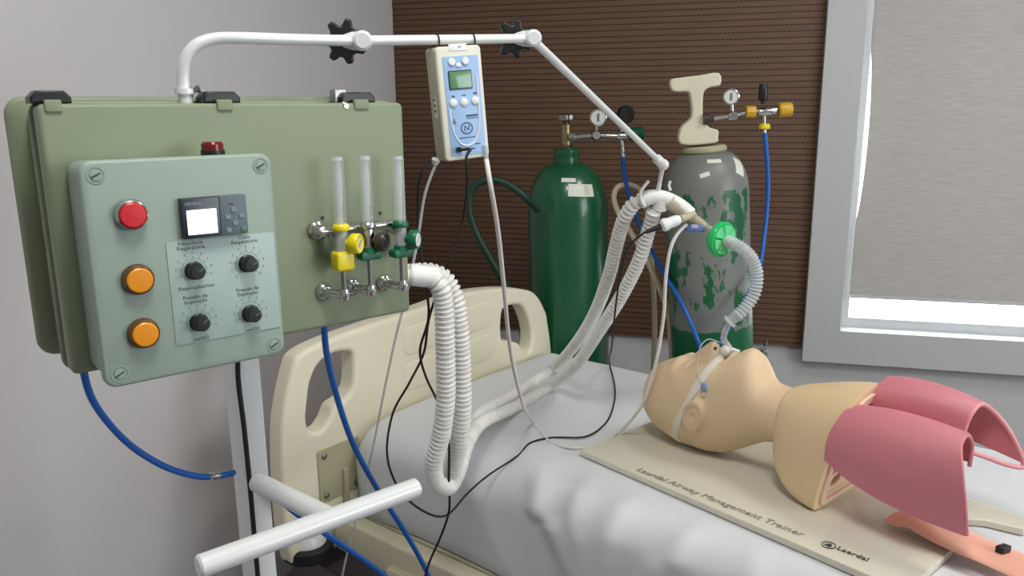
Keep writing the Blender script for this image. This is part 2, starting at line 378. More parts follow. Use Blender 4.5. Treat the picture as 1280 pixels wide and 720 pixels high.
# roller blind: fabric with a slightly bowed left edge, bottom bar, roller tube
bl = thing('roller_blind', 'grey woven roller blind drawn down over the window', 'blind', WALL(.49, 0, .745))
rows = 60; BZ0, BZ1 = .748, 2.2; B0, B1 = .4835, 2.27
def bow(z): t = (z-1.02)/(1.60-1.02); return .016*max(0, sin(pi*min(max(t, 0), 1)))**.6 if 0 < t < 1 else 0
fr = []; 
for i in range(rows+1):
    z = BZ0+(BZ1-BZ0)*i/rows; b = bow(z)
    fr.append([WALL(B0+b, -.012+b*.3, z), WALL(B0+b+.05, -.012, z), WALL(B1, -.012, z), WALL(B1, -.0135, z), WALL(B0+b+.05, -.0135, z), WALL(B0+b, -.0135+b*.3, z)])
MB().rings(fr).build('blind_fabric', 'blind_fabric', bl)
MB().rprism(WALL((B0+B1)/2, -.012, .745), wd, UP, wn, B1-B0, .012, .008, .003, .001).build('bottom_bar', 'window_white', bl)
MB().cyl(WALL(B0, .008, 2.215), WALL(B1, .008, 2.215), .02).build('roller_tube', 'window_white', bl)
w2 = thing('window_2', 'white framed window in the right hand wall', None, WALL(3.29, 2.4, 1.5)); w2['kind'] = 'structure'
MB().fill([(-1.1, -.85), (1.1, -.85), (1.1, .85), (-1.1, .85)], [[(-1.0, -.75), (1.0, -.75), (1.0, .75), (-1.0, .75)]], .05, .004, WALL(3.27, 2.4, 1.5), wn, UP, -wd).build('casing', 'window_white', w2)
# glowing ceiling panels, added out of shot to give the room fill light
for i, (x, y) in enumerate(((.1, .4), (1.4, 1.3))):
    lt = thing('ceiling_fill', ['added square white fill light panel above the control cabinet', 'added square white fill light panel above the bed'][i], 'fill light', V(x, y, RH_-.045))
    MB().fill([(-.31, -.31), (.31, -.31), (.31, .31), (-.31, .31)], [[(-.28, -.28), (.28, -.28), (.28, .28), (-.28, .28)]], .05, .004, V(x, y, RH_-.026), V(1, 0, 0), V(0, 1, 0), UP).build('fill_frame', 'window_white', lt)
    MB().rprism(V(x, y, RH_-.03), V(1, 0, 0), V(0, 1, 0), UP, .56, .56, .01, .002, .001).build('fill_panel', 'fill_glow', lt)

# ================================================================== THE BED
hb = V(.629, .777, 0); fb = V(.777, -.629, 0); BO = V(-.374, 1.833, 0); MT = .67
def BED(q, f, z): return BO + hb*q + fb*f + UP*z
bed = thing('hospital_bed', 'cream hospital bed with moulded headboard beside the ventilator stand', 'bed', BED(.32, .9, 0))
def hq(x, y):
    u, v = 330+x/2.4, 340+y/2.4; q = onpl(u, v, BO-.03*fb, fb)-BO; return (float(q@hb), float(q[2]))
out_ = [hq(*p) for p in [(55, 440), (85, 290), (112, 243), (185, 205), (300, 163), (420, 124), (500, 97), (590, 64), (700, 49), (770, 51), (815, 65), (845, 115)]]
out_ += [(.815, .745), (.832, .66), (.838, .55), (.838, .40), (.80, .36), (.5, .36), (.1, .36), (-.16, .36), (-.205, .40), (-.212, .52), (-.208, .64)]
h1 = [hq(*p) for p in [(128, 440), (134, 370), (142, 325), (165, 277), (205, 247), (240, 238), (263, 243), (268, 275), (265, 340), (245, 378), (212, 403), (196, 440), (172, 474), (140, 478)]]
h2 = [hq(*p) for p in [(714, 200), (713, 135), (722, 108), (750, 99), (775, 103), (792, 135), (803, 180), (800, 225), (787, 240), (765, 215), (738, 206)]]
hp = MB().fill(smooth_loop(out_), [smooth_loop(h1), smooth_loop(h2)], .055, .012, BED(0, -.055, 0), hb, UP, fb, res=4).build('headboard', 'bed_cream', bed, angle=50)
# raised mouldings on the headboard
for (qa, za, w, h) in ((.36, .832, .36, .075), (.36, .735, .36, .075)):
    MB().rprism(BED(qa, -.028, za), nrm(hb+UP*.02), nrm(UP-hb*.02), fb, w, h, .006, .02, .0025).build('headboard_inset', 'bed_cream', hp)
def hloc(u, v): q = onpl(u, v, BO-.02*fb, fb)-BO; return float(q@hb), float(q[2])
a = hloc(398, 566); b = hloc(450, 553); c = hloc(400, 632)
MB().rprism(BED((a[0]+b[0])/2, -.026, (a[1]+c[1])/2), hb, UP, fb, b[0]-a[0], a[1]-c[1], .006, .006, .001).build('corner_plate', 'bed_bracket', bed)
cpw = (b[0]-a[0], a[1]-c[1]); cpc = ((a[0]+b[0])/2, (a[1]+c[1])/2)
for sx in (-.36, .36):
    for sz in (-.38, .38):
        MB().lathe(BED(cpc[0]+cpw[0]*sx, -.023, cpc[1]+cpw[1]*sz), fb, [(.007, 0), (.007, .003), (.004, .005), (0.0001, .005)], 12).build('bolt', 'steel', bed)
MB().rprism(BED(cpc[0]+.012, -.02, cpc[1]-.045), hb, UP, fb, .014, .09, .012, .004, .002).build('release_lever', 'bed_bracket', bed)
MB().cyl(BED(cpc[0]+.012, -.02, cpc[1]-.09), BED(cpc[0]+.012, -.02, cpc[1]-.12), .009).build('lever_tip', 'black_plastic', bed)
# frame: deck, side rails, corner block, legs and castors
MB().rprism(BED(.375, .95, .405), hb, fb, UP, .76, 1.94, .05, .02, .006).build('deck', 'bed_frame', bed)
MB().rprism(BED(-.06, .95, .41), fb, UP, hb, 1.94, .085, .045, .012, .006).build('side_rail', 'bed_frame', bed)
MB().rprism(BED(.83, .95, .41), fb, UP, hb, 1.94, .085, .045, .012, .006).build('side_rail', 'bed_frame', bed)
MB().rprism(BED(-.07, .24, .34), fb, UP, hb, .12, .12, .06, .012, .006).build('rail_bracket', 'bed_frame', bed)
for f in (.2, 1.75):
    for q in (.05, .7):
        MB().rprism(BED(q, f, .245), hb, fb, UP, .05, .05, .27, .008, .004).build('leg', 'bed_frame', bed)
        cs = MB().cyl(BED(q-.016, f, .06), BED(q+.016, f, .06), .06, n=28).build('castor', 'rubber_black', bed)
        MB().rprism(BED(q, f, .095), hb, fb, UP, .05, .05, .03, .008, .004).build('castor_fork', 'steel', cs)
MB().fill([(-.16, .3), (1.9, .3), (1.9, .36), (-.16, .36)], [], .03, .004, BED(.375, 0, 0), fb, UP, hb).build('centre_beam', 'bed_frame', bed)
# round bumper at the head corner
bc = onpl(385, 684, BED(-.13, -.05, 0), fb)
bu = MB().lathe(bc-UP*.02, UP, [(.02, 0), (.055, 0), (.061, .006), (.061, .03), (.056, .036), (.02, .036)], 32).build('bumper_roller', 'rubber_black', bed)
MB().lathe(bc+UP*.012, UP, [(.045, 0), (.045, .01), (.036, .025), (.0001, .03)], 24).build('bumper_cap', 'white_enamel', bu)
# mattress under a white sheet
rng = np.random.RandomState(3)
NW = [(rng.uniform(3, 16), rng.uniform(0, 2*pi), rng.uniform(0, 2*pi)) for _ in range(26)]
def wrinkle(f, q):
    w = 0
    for k, a_, ph in NW: w += sin(k*(f*cos(a_)+q*sin(a_))*1.6+ph)/k
    w *= .003
    for (f0, q0, ang, ln, wd_, am) in ((.55, -.0, -60, .25, .02, .012), (.62, .05, -75, .22, .018, .01), (.72, .02, -95, .2, .022, .012), (.45, .1, -45, .2, .025, .007), (.86, .02, -110, .18, .02, .012), (.3, .14, -20, .3, .02, .006), (1.0, 0, -70, .16, .02, .01), (.35, -.02, -60, .2, .03, .008), (.55, .42, 15, .3, .03, .004), (.2, .5, -30, .3, .03, .004), (1.3, .7, 60, .3, .03, .004)):
        c_, s_ = cos(radians(ang)), sin(radians(ang)); x = (f-f0)*c_+(q-q0)*s_; y = -(f-f0)*s_+(q-q0)*c_
        w += .8*am*exp(-(x/(ln*1.2))**2-(y/(wd_*1.25))**2)
    p_ = BED(q, f, 0)-V(.145, 1.627, 0); a_, c_ = float(p_@V(.652, -.758, 0)), float(p_@V(.758, .652, 0))
    dd = max(-a_, a_-.76, -c_, c_-.39, 0)
    return w*min(1, dd/.09)+.0055*max(0, 1-dd/.05)
ML0, ML1, MQ0, MQ1, MR, MBOT = -.018, 1.92, -.006, .80, .075, .435
prof = []   # (q, z, normal q, normal z) across the bed
for z in np.linspace(MBOT, MT-MR, 14): prof.append((MQ0, z, -1, 0))
for k in range(1, 10): a_ = pi/2*k/10; prof.append((MQ0+MR-MR*cos(a_), MT-MR+MR*sin(a_), -cos(a_), sin(a_)))
for q in np.linspace(MQ0+MR, MQ1-.05, 90): prof.append((q, MT, 0, 1))
for k in range(1, 10): a_ = pi/2*k/10; prof.append((MQ1-.05+.05*sin(a_), MT-.05+.05*cos(a_), sin(a_), cos(a_)))
for z in np.linspace(MT-.05, MBOT, 12): prof.append((MQ1, z, 1, 0))
rings = []; Fs = np.linspace(0, 1, 190); 
for i, t in enumerate(Fs):
    f = ML0+(ML1-ML0)*t; e = min(f-ML0, ML1-f); k = 1 if e > .05 else sqrt(max(0, 1-((.05-e)/.05)**2))
    r = []
    for (q, z, nq, nz) in prof:
        sk = 1-.055*(1-k); zz = MBOT+(z-MBOT)*(.88+.12*k); qq = .385+(q-.385)*(1-.02*(1-k))
        d = wrinkle(f, q if nz > .3 else q+(z-MT)*1.0*(-1 if nq > 0 else 1))
        if nq < 0 and nz < .9: d = d*1.5+.005*sin(pi*min(1, (MT-z)/.2))-.0
        r.append(BED(qq+nq*d, f, zz+nz*d*.8 - (0.02*exp(-(f+.02)/.05)*exp(-((q-MQ0)/.1)**2) if q < .2 else 0)))
    rings.append(r)
sh = MB().rings(rings).build('bed_sheet', 'sheet_cotton', loc=BED(.385, .95, MBOT), angle=70)
tag(sh, 'white cotton sheet stretched over the mattress of the cream bed', 'sheet')
sp_ = onz(700, 610, MT)-BED(.385, .95, MBOT); stain_map.inputs['Scale'].default_value = (6.5, 6.5, 3)
stain_map.inputs['Location'].default_value = (-sp_[0]*6.5, -sp_[1]*6.5, -(MT-MBOT)*3)

# ================================================================== VENTILATOR STAND AND CABINET
AZ = radians(51); e1 = V(sin(AZ), cos(AZ), 0); en = V(cos(AZ), -sin(AZ), 0)
_p = atY(310, 250, .86); CO = onpl(96, 202, _p, en)                # top left corner of the control box lid
def E(a, d, z): return CO + e1*a + en*d + UP*z
def onE(u, v, d):                                                   # box coordinates of a pixel on the plane d in front of the lid
    q = onpl(u, v, CO+en*d, en)-CO; return float(q@e1), float(q[2])
DF = -.075                                                          # the cabinet door's face
# post
post_a, post_d = onE(312, 560, -.24)[0], -.225
st = thing('ventilator_stand', 'white square steel post on castors with a T shaped push handle', 'stand', E(post_a, post_d, -CO[2]))
PW, PD = .032, .06
pz0, pz1 = .12-CO[2], -.02
pxa = onE(298, 470, -.21)[0]
MB().rprism(E(pxa+PW/2, -.21-PD/2, (pz0+pz1)/2), e1, en, UP, PW, PD, pz1-pz0, .004, .002).build('post', 'white_enamel', st, angle=30)
bz = .1-CO[2]
for sg in (-1, 1):
    MB().rprism(E(pxa+PW/2+sg*.16, -.24, bz), en, e1, UP, .5, .04, .04, .006, .003).build('base_rail', 'white_enamel', st)
    for k in (-.22, .22):
        ca = MB().cyl(E(pxa+PW/2+sg*.16-.012, -.24+k, .04-CO[2]), E(pxa+PW/2+sg*.16+.012, -.24+k, .04-CO[2]), .04, n=24).build('castor', 'rubber_black', st)
MB().rprism(E(pxa+PW/2, -.24, bz), e1, en, UP, .3, .05, .04, .006, .003).build('base_crossbar', 'white_enamel', st)
hz = .918
hl, hr = onz(247, 709, hz), onz(522, 609, hz)
hm = hl + (hr-hl)*.56
s0 = E(pxa+PW, -.225, 0); s0[2] = hz
s0 = onz(322, 603, hz)
MB().tube([s0, s0+(hm-s0)*.5, hm], .0135, 20).build('handle_stem', 'white_enamel', st)
def rounded_bar(p0, p1, r, n=24):
    p0, p1 = np.asarray(p0), np.asarray(p1); ax = nrm(p1-p0); L = np.linalg.norm(p1-p0)
    return MB().lathe(p0, ax, [(.0001, 0), (r*.8, 0), (r, r*.2), (r, L-r*.2), (r*.8, L), (.0001, L)], n)
rounded_bar(hl, hr, .0135).build('push_handle', 'white_enamel', st)
# cabinet
cb = thing('equipment_cabinet', 'olive green flat cabinet mounted on the white post', 'cabinet', E(.19, -.16, -.22))
ca0, ca1, cz0, cz1 = -.0155, .404, -.2275, .0535
cw, chh, cxa, cza = ca1-ca0, cz1-cz0, (ca0+ca1)/2, (cz0+cz1)/2
MB().rprism(E(cxa, DF-.0125, cza), e1, UP, en, cw, chh, .025, .007, .004).build('door', 'cabinet_green', cb)
MB().rprism(E(cxa, DF-.0275, cza), e1, UP, en, cw-.006, chh-.006, .006, .01, .001).build('gasket', 'mesh_dark', cb)
MB().rprism(E(cxa, DF-.034, cza), e1, UP, en, cw+.006, chh+.006, .008, .014, .003).build('rim', 'cabinet_green', cb)
MB().rprism(E(cxa, DF-.072, cza), e1, UP, en, cw-.012, chh-.012, .075, .012, .004).build('body', 'cabinet_green', cb)
MB().rprism(E(cxa-.006, DF-.112, cza+.003), e1, UP, en, cw+.016, chh+.012, .012, .02, .005).build('back_flange', 'cabinet_green', cb)
MB().rprism(E(pxa+PW/2, -.2005, -.10), e1, UP, en, .12, .16, .017, .004, .002).build('mounting_plate', 'steel', cb)
for (u0, u1) in ((36, 88), (252, 298), (424, 466)):
    a0, a1 = onE(u0, 125, DF-.012)[0], onE(u1, 125, DF-.012)[0]; w_ = a1-a0; ac = (a0+a1)/2
    la = MB(); la.fill([(-w_/2, 0), (w_/2, 0), (w_/2, .006), (w_/2-.006, .0125), (-w_/2+.006, .0125), (-w_/2, .006)], [], .03, .002, E(ac, DF-.02, cz1+.0005), e1, UP, en)
    la = la.build('latch', 'black_plastic', cb)
    MB().rprism(E(ac, DF-.001, cz1-.002), e1, UP, en, w_*.42, .012, .006, .002, .001).build('latch_hook', 'cabinet_green', la)
ba, bz_ = onE(423, 124, DF-.02)
MB().rprism(E(ba, DF-.02, cz1+.008), e1, UP, en, .017, .018, .014, .003, .001).build('bracket', 'steel', cb)
MB().lathe(E(ba, DF-.008, cz1-.004), en, [(.006, 0), (.006, .006), (.003, .009), (.0001, .009)], 12).build('bracket_screw', 'chrome', cb)
# manifold and door fittings belong to the cabinet
ma0, mz = onE(400, 289, DF+.012); ma1, _z = onE(492, 285, DF+.012)
MB().tube([E(ma0, DF+.016, mz), E(ma1, DF+.016, mz+.0)], .0055, 14).build('manifold_pipe', 'chrome', cb)
MB().lathe(E(ma0, DF, mz), en, [(.011, 0), (.011, .004), (.008, .006), (.006, .02), (.0001, .021)], 20).build('pipe_flange', 'chrome', cb)
for (u, v) in ((403, 272), (475, 266)):
    aa, zz = onE(u, v, DF); MB().lathe(E(aa, DF, zz), en, [(.0022, 0), (.0022, .001), (.0001, .0014)], 8).build('rivet', 'ink', cb)
# breathing circuit ports on the right end of the cabinet
prt = []
for v, dd_ in ((344, -.018), (342, -.058)):
    zz = E(0, 0, 0)[2]; pp = E(ca1, DF+dd_, 0); d_ = onpl(508, v, E(ca1, 0, 0), e1) ; zp = float(onpl(508, v, pp, en)[2])
    P0 = V(pp[0], pp[1], zp); prt.append(P0)
    MB().lathe(P0-e1*.004, e1, [(.015, 0), (.015, .006), (.011, .008), (.0105, .03), (.0001, .03)], 24).build('outlet_port', 'white_silicone', cb)

# control box
bx = thing('control_box', 'pale grey green control box with lamps, dials and lit display', 'control box', E(.095, -.07, -.226))
BW, BH = .1895, .2265
MB().rprism(E(BW/2, -.041, -BH/2), e1, UP, en, BW-.006, BH-.006, .066, .012, .003).build('box_body', 'box_grey', bx)
MB().rprism(E(BW/2, -.008, -BH/2), e1, UP, en, BW, BH, .016, .012, .0035).build('lid', 'box_grey', bx)
for a_, z_ in ((.0145, -.0135), (BW-.0125, -.0125), (.0145, -BH+.014), (BW-.013, -BH+.013)):
    sc = MB().lathe(E(a_, 0, z_), en, [(.0085, -.0003), (.0085, .0006), (.0072, .0006), (.0068, -.0002), (.0052, -.0002), (.0052, .0012), (.0001, .0016)], 24).build('screw', 'box_grey', bx)
    MB().rprism(E(a_, .0016, z_), nrm(e1+UP*.5), nrm(UP-e1*.5), en, .009, .0014, .0006, .0003, .0001).build('screw_slot', 'ink', sc)
def pilot(u, v, bez, cap, r, tall):
    a_, z_ = onE(u, v, 0)
    p = MB().lathe(E(a_, 0, z_), en, [(r+.0015, 0), (r+.0015, .002), (r+.0005, .004), (r, tall), (r-.001, tall+.0006), (r-.0015, .004), (.0001, .004)], 36).build('lamp_bezel', bez, bx)
    MB().lathe(E(a_, .002, z_), en, [(r-.0016, 0), (r-.0016, tall-.001), (r-.003, tall+.0002), (.0001, tall+.0006)], 36).build('lamp_button', cap, p)
pilot(163, 268, 'chrome', 'red_lamp', .0142, .009)
pilot(172, 349, 'amber_bezel' if 'amber_bezel' in MATS else pm('amber_bezel', (120, 92, 60), .25, .6).name, 'amber_lamp', .0142, .008)
pilot(179, 416, 'amber_bezel', 'amber_lamp', .0142, .008)
ra, rz = onE(266, 190, -.035)
bea = MB().cyl(E(ra, -.035, -.002), E(ra, -.035, .004), .0125, n=24).build('beacon_base', 'black_plastic', bx)
MB().lathe(E(ra, -.035, .0035), UP, [(.0115, 0), (.0115, .007), (.0095, .0095), (.0001, .0098)], 24).build('beacon_lens', 'red_dark', bea)
# programmable relay with display
la, lz = onE(222, 248, 0); ra_, rz_ = onE(307, 290, 0)
lw, lh = ra_-la, lz-rz_; sw = lw*.575
rl = MB().rprism(E(la+sw/2, .004, lz-lh/2), e1, UP, en, sw, lh, .009, .001, .0006).build('display_face', 'plc_dark', bx)
MB().rprism(E(la+sw*.51, .0088, lz-lh*.60), e1, UP, en, sw*.78, lh*.61, .0008, .0006, .0002).build('display_screen', 'screen_lit', rl)
MB().text('SIEMENS', E(la+.0035, .0086, lz-.006), e1, UP, en, .0046, .0002, 'LEFT').build('maker_lettering', 'silver_ink', rl)
MB().text('LOGO!', E(la+sw-.003, .0086, lz-.006), e1, UP, en, .0042, .0002, 'RIGHT').build('model_lettering', 'plc_key', rl)
kp = MB().rprism(E(la+sw+(lw-sw)/2, .004, lz-lh/2), e1, UP, en, lw-sw, lh, .009, .002, .0006).build('keypad', 'plc_grey', bx)
kx, kz = la+sw, lz
for (x, y, mt) in ((.50, .37, 'plc_key'), (.26, .55, 'plc_key'), (.78, .54, 'plc_key'), (.53, .71, 'plc_key'), (.27, .88, 'plc_key'), (.82, .88, 'plc_green')):
    MB().rprism(E(kx+(lw-sw)*x, .0088, kz-lh*y), e1, UP, en, .0058, .0052, .0012, .0012, .0003).build('key', mt, kp, 'green key' if mt == 'plc_green' else None)
MB().rprism(E(kx+(lw-sw)*.42, .0086, kz-lh*.22), e1, UP, en, .006, .0014, .0004, .0003, .0001).build('keypad_mark', 'ink', kp)
# dial label and its four dials
lb = MB().rprism(E((.0712+.1855)/2, .0004, -(.0855+.1945)/2), e1, UP, en, .1143, .1085, .0008, .001, .0002).build('dial_label', 'label_film', bx)
DIALS = [(247, 340, 'Frequência\nRespiratória', 'Respirações/min', .0265), (314, 331, 'Ciclo\nRespiratório', '', .0265),
         (253, 405, 'Pressão de\nInspiração', 'cmH₂O'.replace('₂', '2'), .025), (318, 394, 'Pressão de\nExpiração', 'cmH2O', .025)]
for (u, v, t1, t2, dz) in DIALS:
    a_, z_ = onE(u, v, .012); 
    MB().text(t1, E(a_-.001, .0009, z_+dz), e1, UP, en, .0058, .0001).build('dial_caption', 'ink', lb)
    if t2: MB().text(t2, E(a_+.001, .0009, z_-.018 if len(t2) > 8 else z_-.0185), e1, UP, en, .0056 if len(t2) > 8 else .005, .0001).build('dial_unit', 'ink', lb)
    sc = MB()
    for k in range(11):
        an = radians(225-27*k); 
        if t2 and k in (0, 10): continue
        sc.text(str(k), E(a_+.0185*cos(an), .0009, z_+.0185*sin(an)), e1, UP, en, .0038, .0001)
        d1 = e1*cos(an)+UP*sin(an); sc.rprism(E(a_, .0009, z_)+d1*.014, d1, np.cross(en, d1), en, .003, .0004, .0002, .0001, .00005)
    arc = []
    for k in range(33):
        an = radians(225-270*k/32); arc.append(E(a_+.0125*cos(an), .0009, z_+.0125*sin(an)))
    sc.tube(arc, .00014, 4)
    sc.build('dial_scale', 'ink_soft', lb)
    kn = MB().lathe(E(a_, .0008, z_), en, [(.0098, 0), (.0098, .002), (.0086, .003), (.0078, .013), (.0068, .0145), (.0001, .0147)], 24).build('dial_knob', 'black_plastic', bx)
    an = random.uniform(.3, 1.2); d1 = e1*cos(an)+UP*sin(an)
    MB().rprism(E(a_, .0157, z_)+d1*.0035, d1, np.cross(en, d1), en, .006, .0012, .0006, .0003, .0001).build('knob_pointer', 'plc_grey', kn)

# flowmeters on the cabinet door
FD = DF+.03
def flowmeter(i, u_tube, v_top, v_bot, u_low, v_low, fl_u, fl_v, label):
    ut, zt = onE(u_tube, v_top, FD); ub, zb = onE(u_tube+1, v_bot, FD); a_ = (ut+ub)/2
    ul, zl = onE(u_low, v_low, FD); fa, fz = onE(fl_u, fl_v, DF)
    t = thing('flowmeter', label, 'flowmeter', E(a_, FD, zl), 'flowmeters on the green cabinet door')
    H_ = zt-zb
    MB().lathe(E(a_, FD, zb), UP, [(.0001, -.002), (.0075, -.002), (.0078, 0), (.0078, H_-.003), (.0065, H_), (.0001, H_)], 20).build('outer_tube', 'clear_plastic', t)
    MB().lathe(E(a_, FD, zb), UP, [(.0001, 0), (.0032, 0), (.0036, H_-.006), (.0001, H_-.006)], 14).build('inner_tube', 'clear_core', t)
    MB().cyl(E(a_, FD, zt-.004), E(a_, FD, zt+.0), .0066, .0055, n=18).build('tube_cap', 'clear_tube', t)
    tk = MB()
    for k in range(14):
        zz = zb+.01+(H_-.02)*k/13; w_ = .006 if k % 2 == 0 else .0035
        tk.rprism(E(a_+.001, FD+.0075, zz), e1, UP, en, w_, .0006, .0004, .0001, .00005)
    tk.build('flow_scale', 'plc_grey', t)
    colr = ('yellow_plastic', 'chrome', 'green_plastic')[i]; blk = ('yellow_plastic', 'green_plastic', 'green_plastic')[i]
    MB().lathe(E(a_, FD, zb-.008), UP, [(.0001, 0), (.0102, 0), (.0108, .0015), (.0108, .0045), (.0098, .0065), (.0085, .008), (.0001, .008)], 24).build('tube_collar', colr, t)
    MB().lathe(E(a_, FD, zb-.036), UP, [(.0001, 0), (.007, 0), (.0078, .004), (.0078, .026), (.007, .029), (.0001, .029)], 20).build('meter_body', ('clear_tube', 'chrome', 'clear_tube')[i], t)
    MB().tube([E(a_, FD, zb-.018), E(a_, DF+.002, zb-.012)], .005, 12).build('back_pipe', 'chrome', t)
    kax = nrm(en*.8+e1*.6)
    k0 = E(a_, FD, zb-.024)
    ka = E(a_+.004, FD+.004, zb-.024)
    mt = ('yellow_plastic', 'brown_plastic', 'green_plastic')[i]
    kn = MB().lathe(ka, kax, [(.0001, 0), (.005, 0), (.005, .006), (.0115, .007), (.0125, .009), (.0125, .017), (.0115, .0185), (.0095, .0185), (.009, .0175), (.0001, .0175)], 28).build('flow_knob', mt, t)
    if i != 1:
        MB().lathe(ka+kax*.0172, kax, [(.0001, 0), (.0088, 0), (.0088, .0008), (.0001, .001)], 28).build('knob_face', ('yellow_pale' if 'yellow_pale' in MATS else pm('yellow_pale', (225, 215, 150), .35).name) if i == 0 else 'gauge_white', kn)
        xx, yy, _ = frame(kax)
        MB().rprism(ka+kax*.0184, nrm(xx+yy), nrm(yy-xx), kax, .012, .0008, .0004, .0002, .0001).build('knob_pointer', 'ink', kn)
    else:
        MB().lathe(ka+kax*.0172, kax, [(.0001, 0), (.0085, 0), (.0075, .002), (.0001, .0024)], 20).build('knob_face', 'black_plastic', kn)
    zb2 = zb-.036
    nut = MB()
    if i == 0: nut.rprism(E(a_, FD, zb2-.010), e1, UP, en, .024, .024, .02, .004, .003)
    else:
        nut.rprism(E(a_, FD, zb2-.006), e1, UP, en, .030, .011, .016, .004, .002); nut.lathe(E(a_, FD, zb2-.002), UP, [(.0001, -.002), (.011, -.002), (.009, .006), (.0001, .006)], 8)
    nut.build('connector_nut', blk, t)
    MB().tube([E(a_, FD, zb2-.006), E(a_, FD, zl)], .0032, 12).build('stem', 'steel', t)
    el = MB().lathe(E(a_, FD, zl-.006), UP, [(.0001, 0), (.0055, 0), (.0062, .002), (.0062, .012), (.0055, .014), (.0001, .014)], 14).build('elbow', 'chrome', t)
    MB().tube([E(a_, FD, zl), E(fa+.0, DF+.014, fz), E(fa, DF+.006, fz)], [.0052, .0055, .006], 14).build('elbow_arm', 'chrome', el)
    MB().lathe(E(fa, DF, fz), en, [(.0001, 0), (.0115, 0), (.0115, .003), (.0095, .006), (.006, .008), (.0001, .008)], 22).build('wall_flange', 'chrome', t)
flowmeter(0, 423, 196, 280, 424, 370, 405, 364, 'flowmeter with yellow collar, yellow knob and yellow connector, nearest the control box')
flowmeter(1, 457, 195, 278, 460, 364, 441, 358, 'middle flowmeter with dark brown knob and chrome collar')
flowmeter(2, 498, 195, 276, 499, 358, 480, 353, 'flowmeter with green collar and green knob beside the corrugated hoses')

# ---- jointed support arm
arm = thing('support_arm', 'jointed white tube arm with black star knobs reaching over the bed', 'support arm', atY(231, 128, .93))
Ya = .93
p_low = atY(231, 150, Ya); pts = [p_low, atY(230, 118, Ya), atY(229, 92, Ya), atY(233, 72, Ya), atY(246, 56, Ya+.005), atY(268, 48.5, Ya+.015), atY(300, 47.5, Ya+.03), atY(370, 49.5, Ya+.075), atY(452, 51, Ya+.13)]
J1p = pts[-1]; J2p = atY(664, 48, 1.24); J3p = atY(829, 206, 1.60)
MB().tube(spline(pts, .006), .0068, 16).build('upright_tube', 'white_enamel', arm)
MB().lathe(atY(231, 113, Ya)-UP*.004, UP, [(.0001, 0), (.011, 0), (.011, .006), (.0001, .006)], 20).build('clamp_collar', 'white_enamel', arm)
MB().lathe(atY(231, 113, Ya)-UP*.02, UP, [(.0001, 0), (.0085, 0), (.0085, .018), (.0001, .018)], 20).build('clamp_sleeve', 'white_enamel', arm)
csx = atY(245, 112, Ya); MB().tube([csx, csx-V(.02, 0, 0)], .0022, 8).lathe(csx, V(1, .2, .3), [(.0001, 0), (.004, 0), (.004, .004), (.0001, .004)], 8).build('clamp_screw', 'steel', arm)
MB().tube([J1p, J1p+(J2p-J1p)*.5, J2p], .0066, 16).build('middle_tube', 'white_enamel', arm)
MB().tube([J2p, J2p+(J3p-J2p)*.5, J3p], [.0066, .0062, .0058], 16).build('end_tube', 'white_enamel', arm)
kdir = nrm(V(-.25, .95, .05))
for (J, nm, sx) in ((J1p, 'elbow_joint', -.020), (J2p, 'elbow_joint', -.019)):
    jn = MB().lathe(J-kdir*.016, kdir, [(.0001, 0), (.009, 0), (.0125, .003), (.0125, .013), (.0115, .016), (.0125, .019), (.0125, .03), (.010, .033), (.0001, .033)], 24).build(nm, 'white_enamel', arm)
    MB().lathe(J-V(.024, 0.0, 0), V(1, .12, 0), [(.0001, 0), (.0075, 0), (.0115, .012), (.0115, .02), (.0001, .024)], 20).build('joint_socket', 'white_enamel', jn)
    x, y, z = frame(kdir); lob = []
    for k in range(96):
        a_ = 2*pi*k/96; r_ = .0245+.0042*max(-1, min(1, 1.5*cos(7*a_))); lob.append((r_*cos(a_), r_*sin(a_)))
    MB().fill(lob, [], .016, .003, J+kdir*.028+V(sx, 0, 0), x, y, z).build('star_knob', 'black_plastic', arm)
MB().ball(J3p, .0115).build('end_ball', 'white_enamel', arm)
ax_ = nrm(J3p-J2p); MB().lathe(J3p-ax_*.034, ax_, [(.0001, 0), (.0075, 0), (.0095, .003), (.0095, .03), (.0001, .03)], 20).build('end_socket', 'white_enamel', arm)
YP = 1.62
clip_top = J3p; clip_bot = atY(821, 246, YP)
MB().tube([clip_top, clip_top+(clip_bot-clip_top)*.5, clip_bot], [.0048, .0042, .0055], 12).build('tube_hanger', 'white_enamel', arm)

# ---- handheld monitor hanging from the arm
MY = radians(28); q1 = V(cos(MY), sin(MY), 0); tl = radians(3.2)
mx1 = nrm(q1*cos(tl)-UP*sin(tl)*-1*.0 - UP*sin(tl)*-0.6); mup = nrm(UP - mx1*np.dot(UP, mx1)); 
mup = nrm(mup - mx1*.045); mx1 = nrm(mx1 - mup*np.dot(mx1, mup)); mn = np.cross(mx1, mup)
MO = atY(543, 59, 1.115)
def M(a, d, z): return MO + mx1*a + mn*d + mup*z
def onM(u, v, d=0): q = onpl(u, v, MO+mn*d, mn)-MO; return float(q@mx1), float(q@mup)
mo = thing('patient_monitor', 'cream handheld monitor with blue face strapped to the white arm', 'monitor', M(.035, -.02, -.16))
mw = onM(605, 120)[0]-onM(549, 120)[0]; mh = -onM(582, 199)[1]
MB().rprism(M(mw/2, -.0185, -mh/2), mx1, mup, mn, mw, mh, .033, .006, .003).build('housing', 'monitor_side', mo)
fc = MB().rprism(M(mw/2, -.002, -mh/2), mx1, mup, mn, mw, mh, .008, .006, .0025).build('front_shell', 'monitor_shell', mo)
fa0, fz0 = onM(556, 71, .002); fa1, fz1 = onM(604, 191, .002)
fw = fa1-fa0; fh = fz0-fz1
pa0 = mw*.13; fw = mw*.79
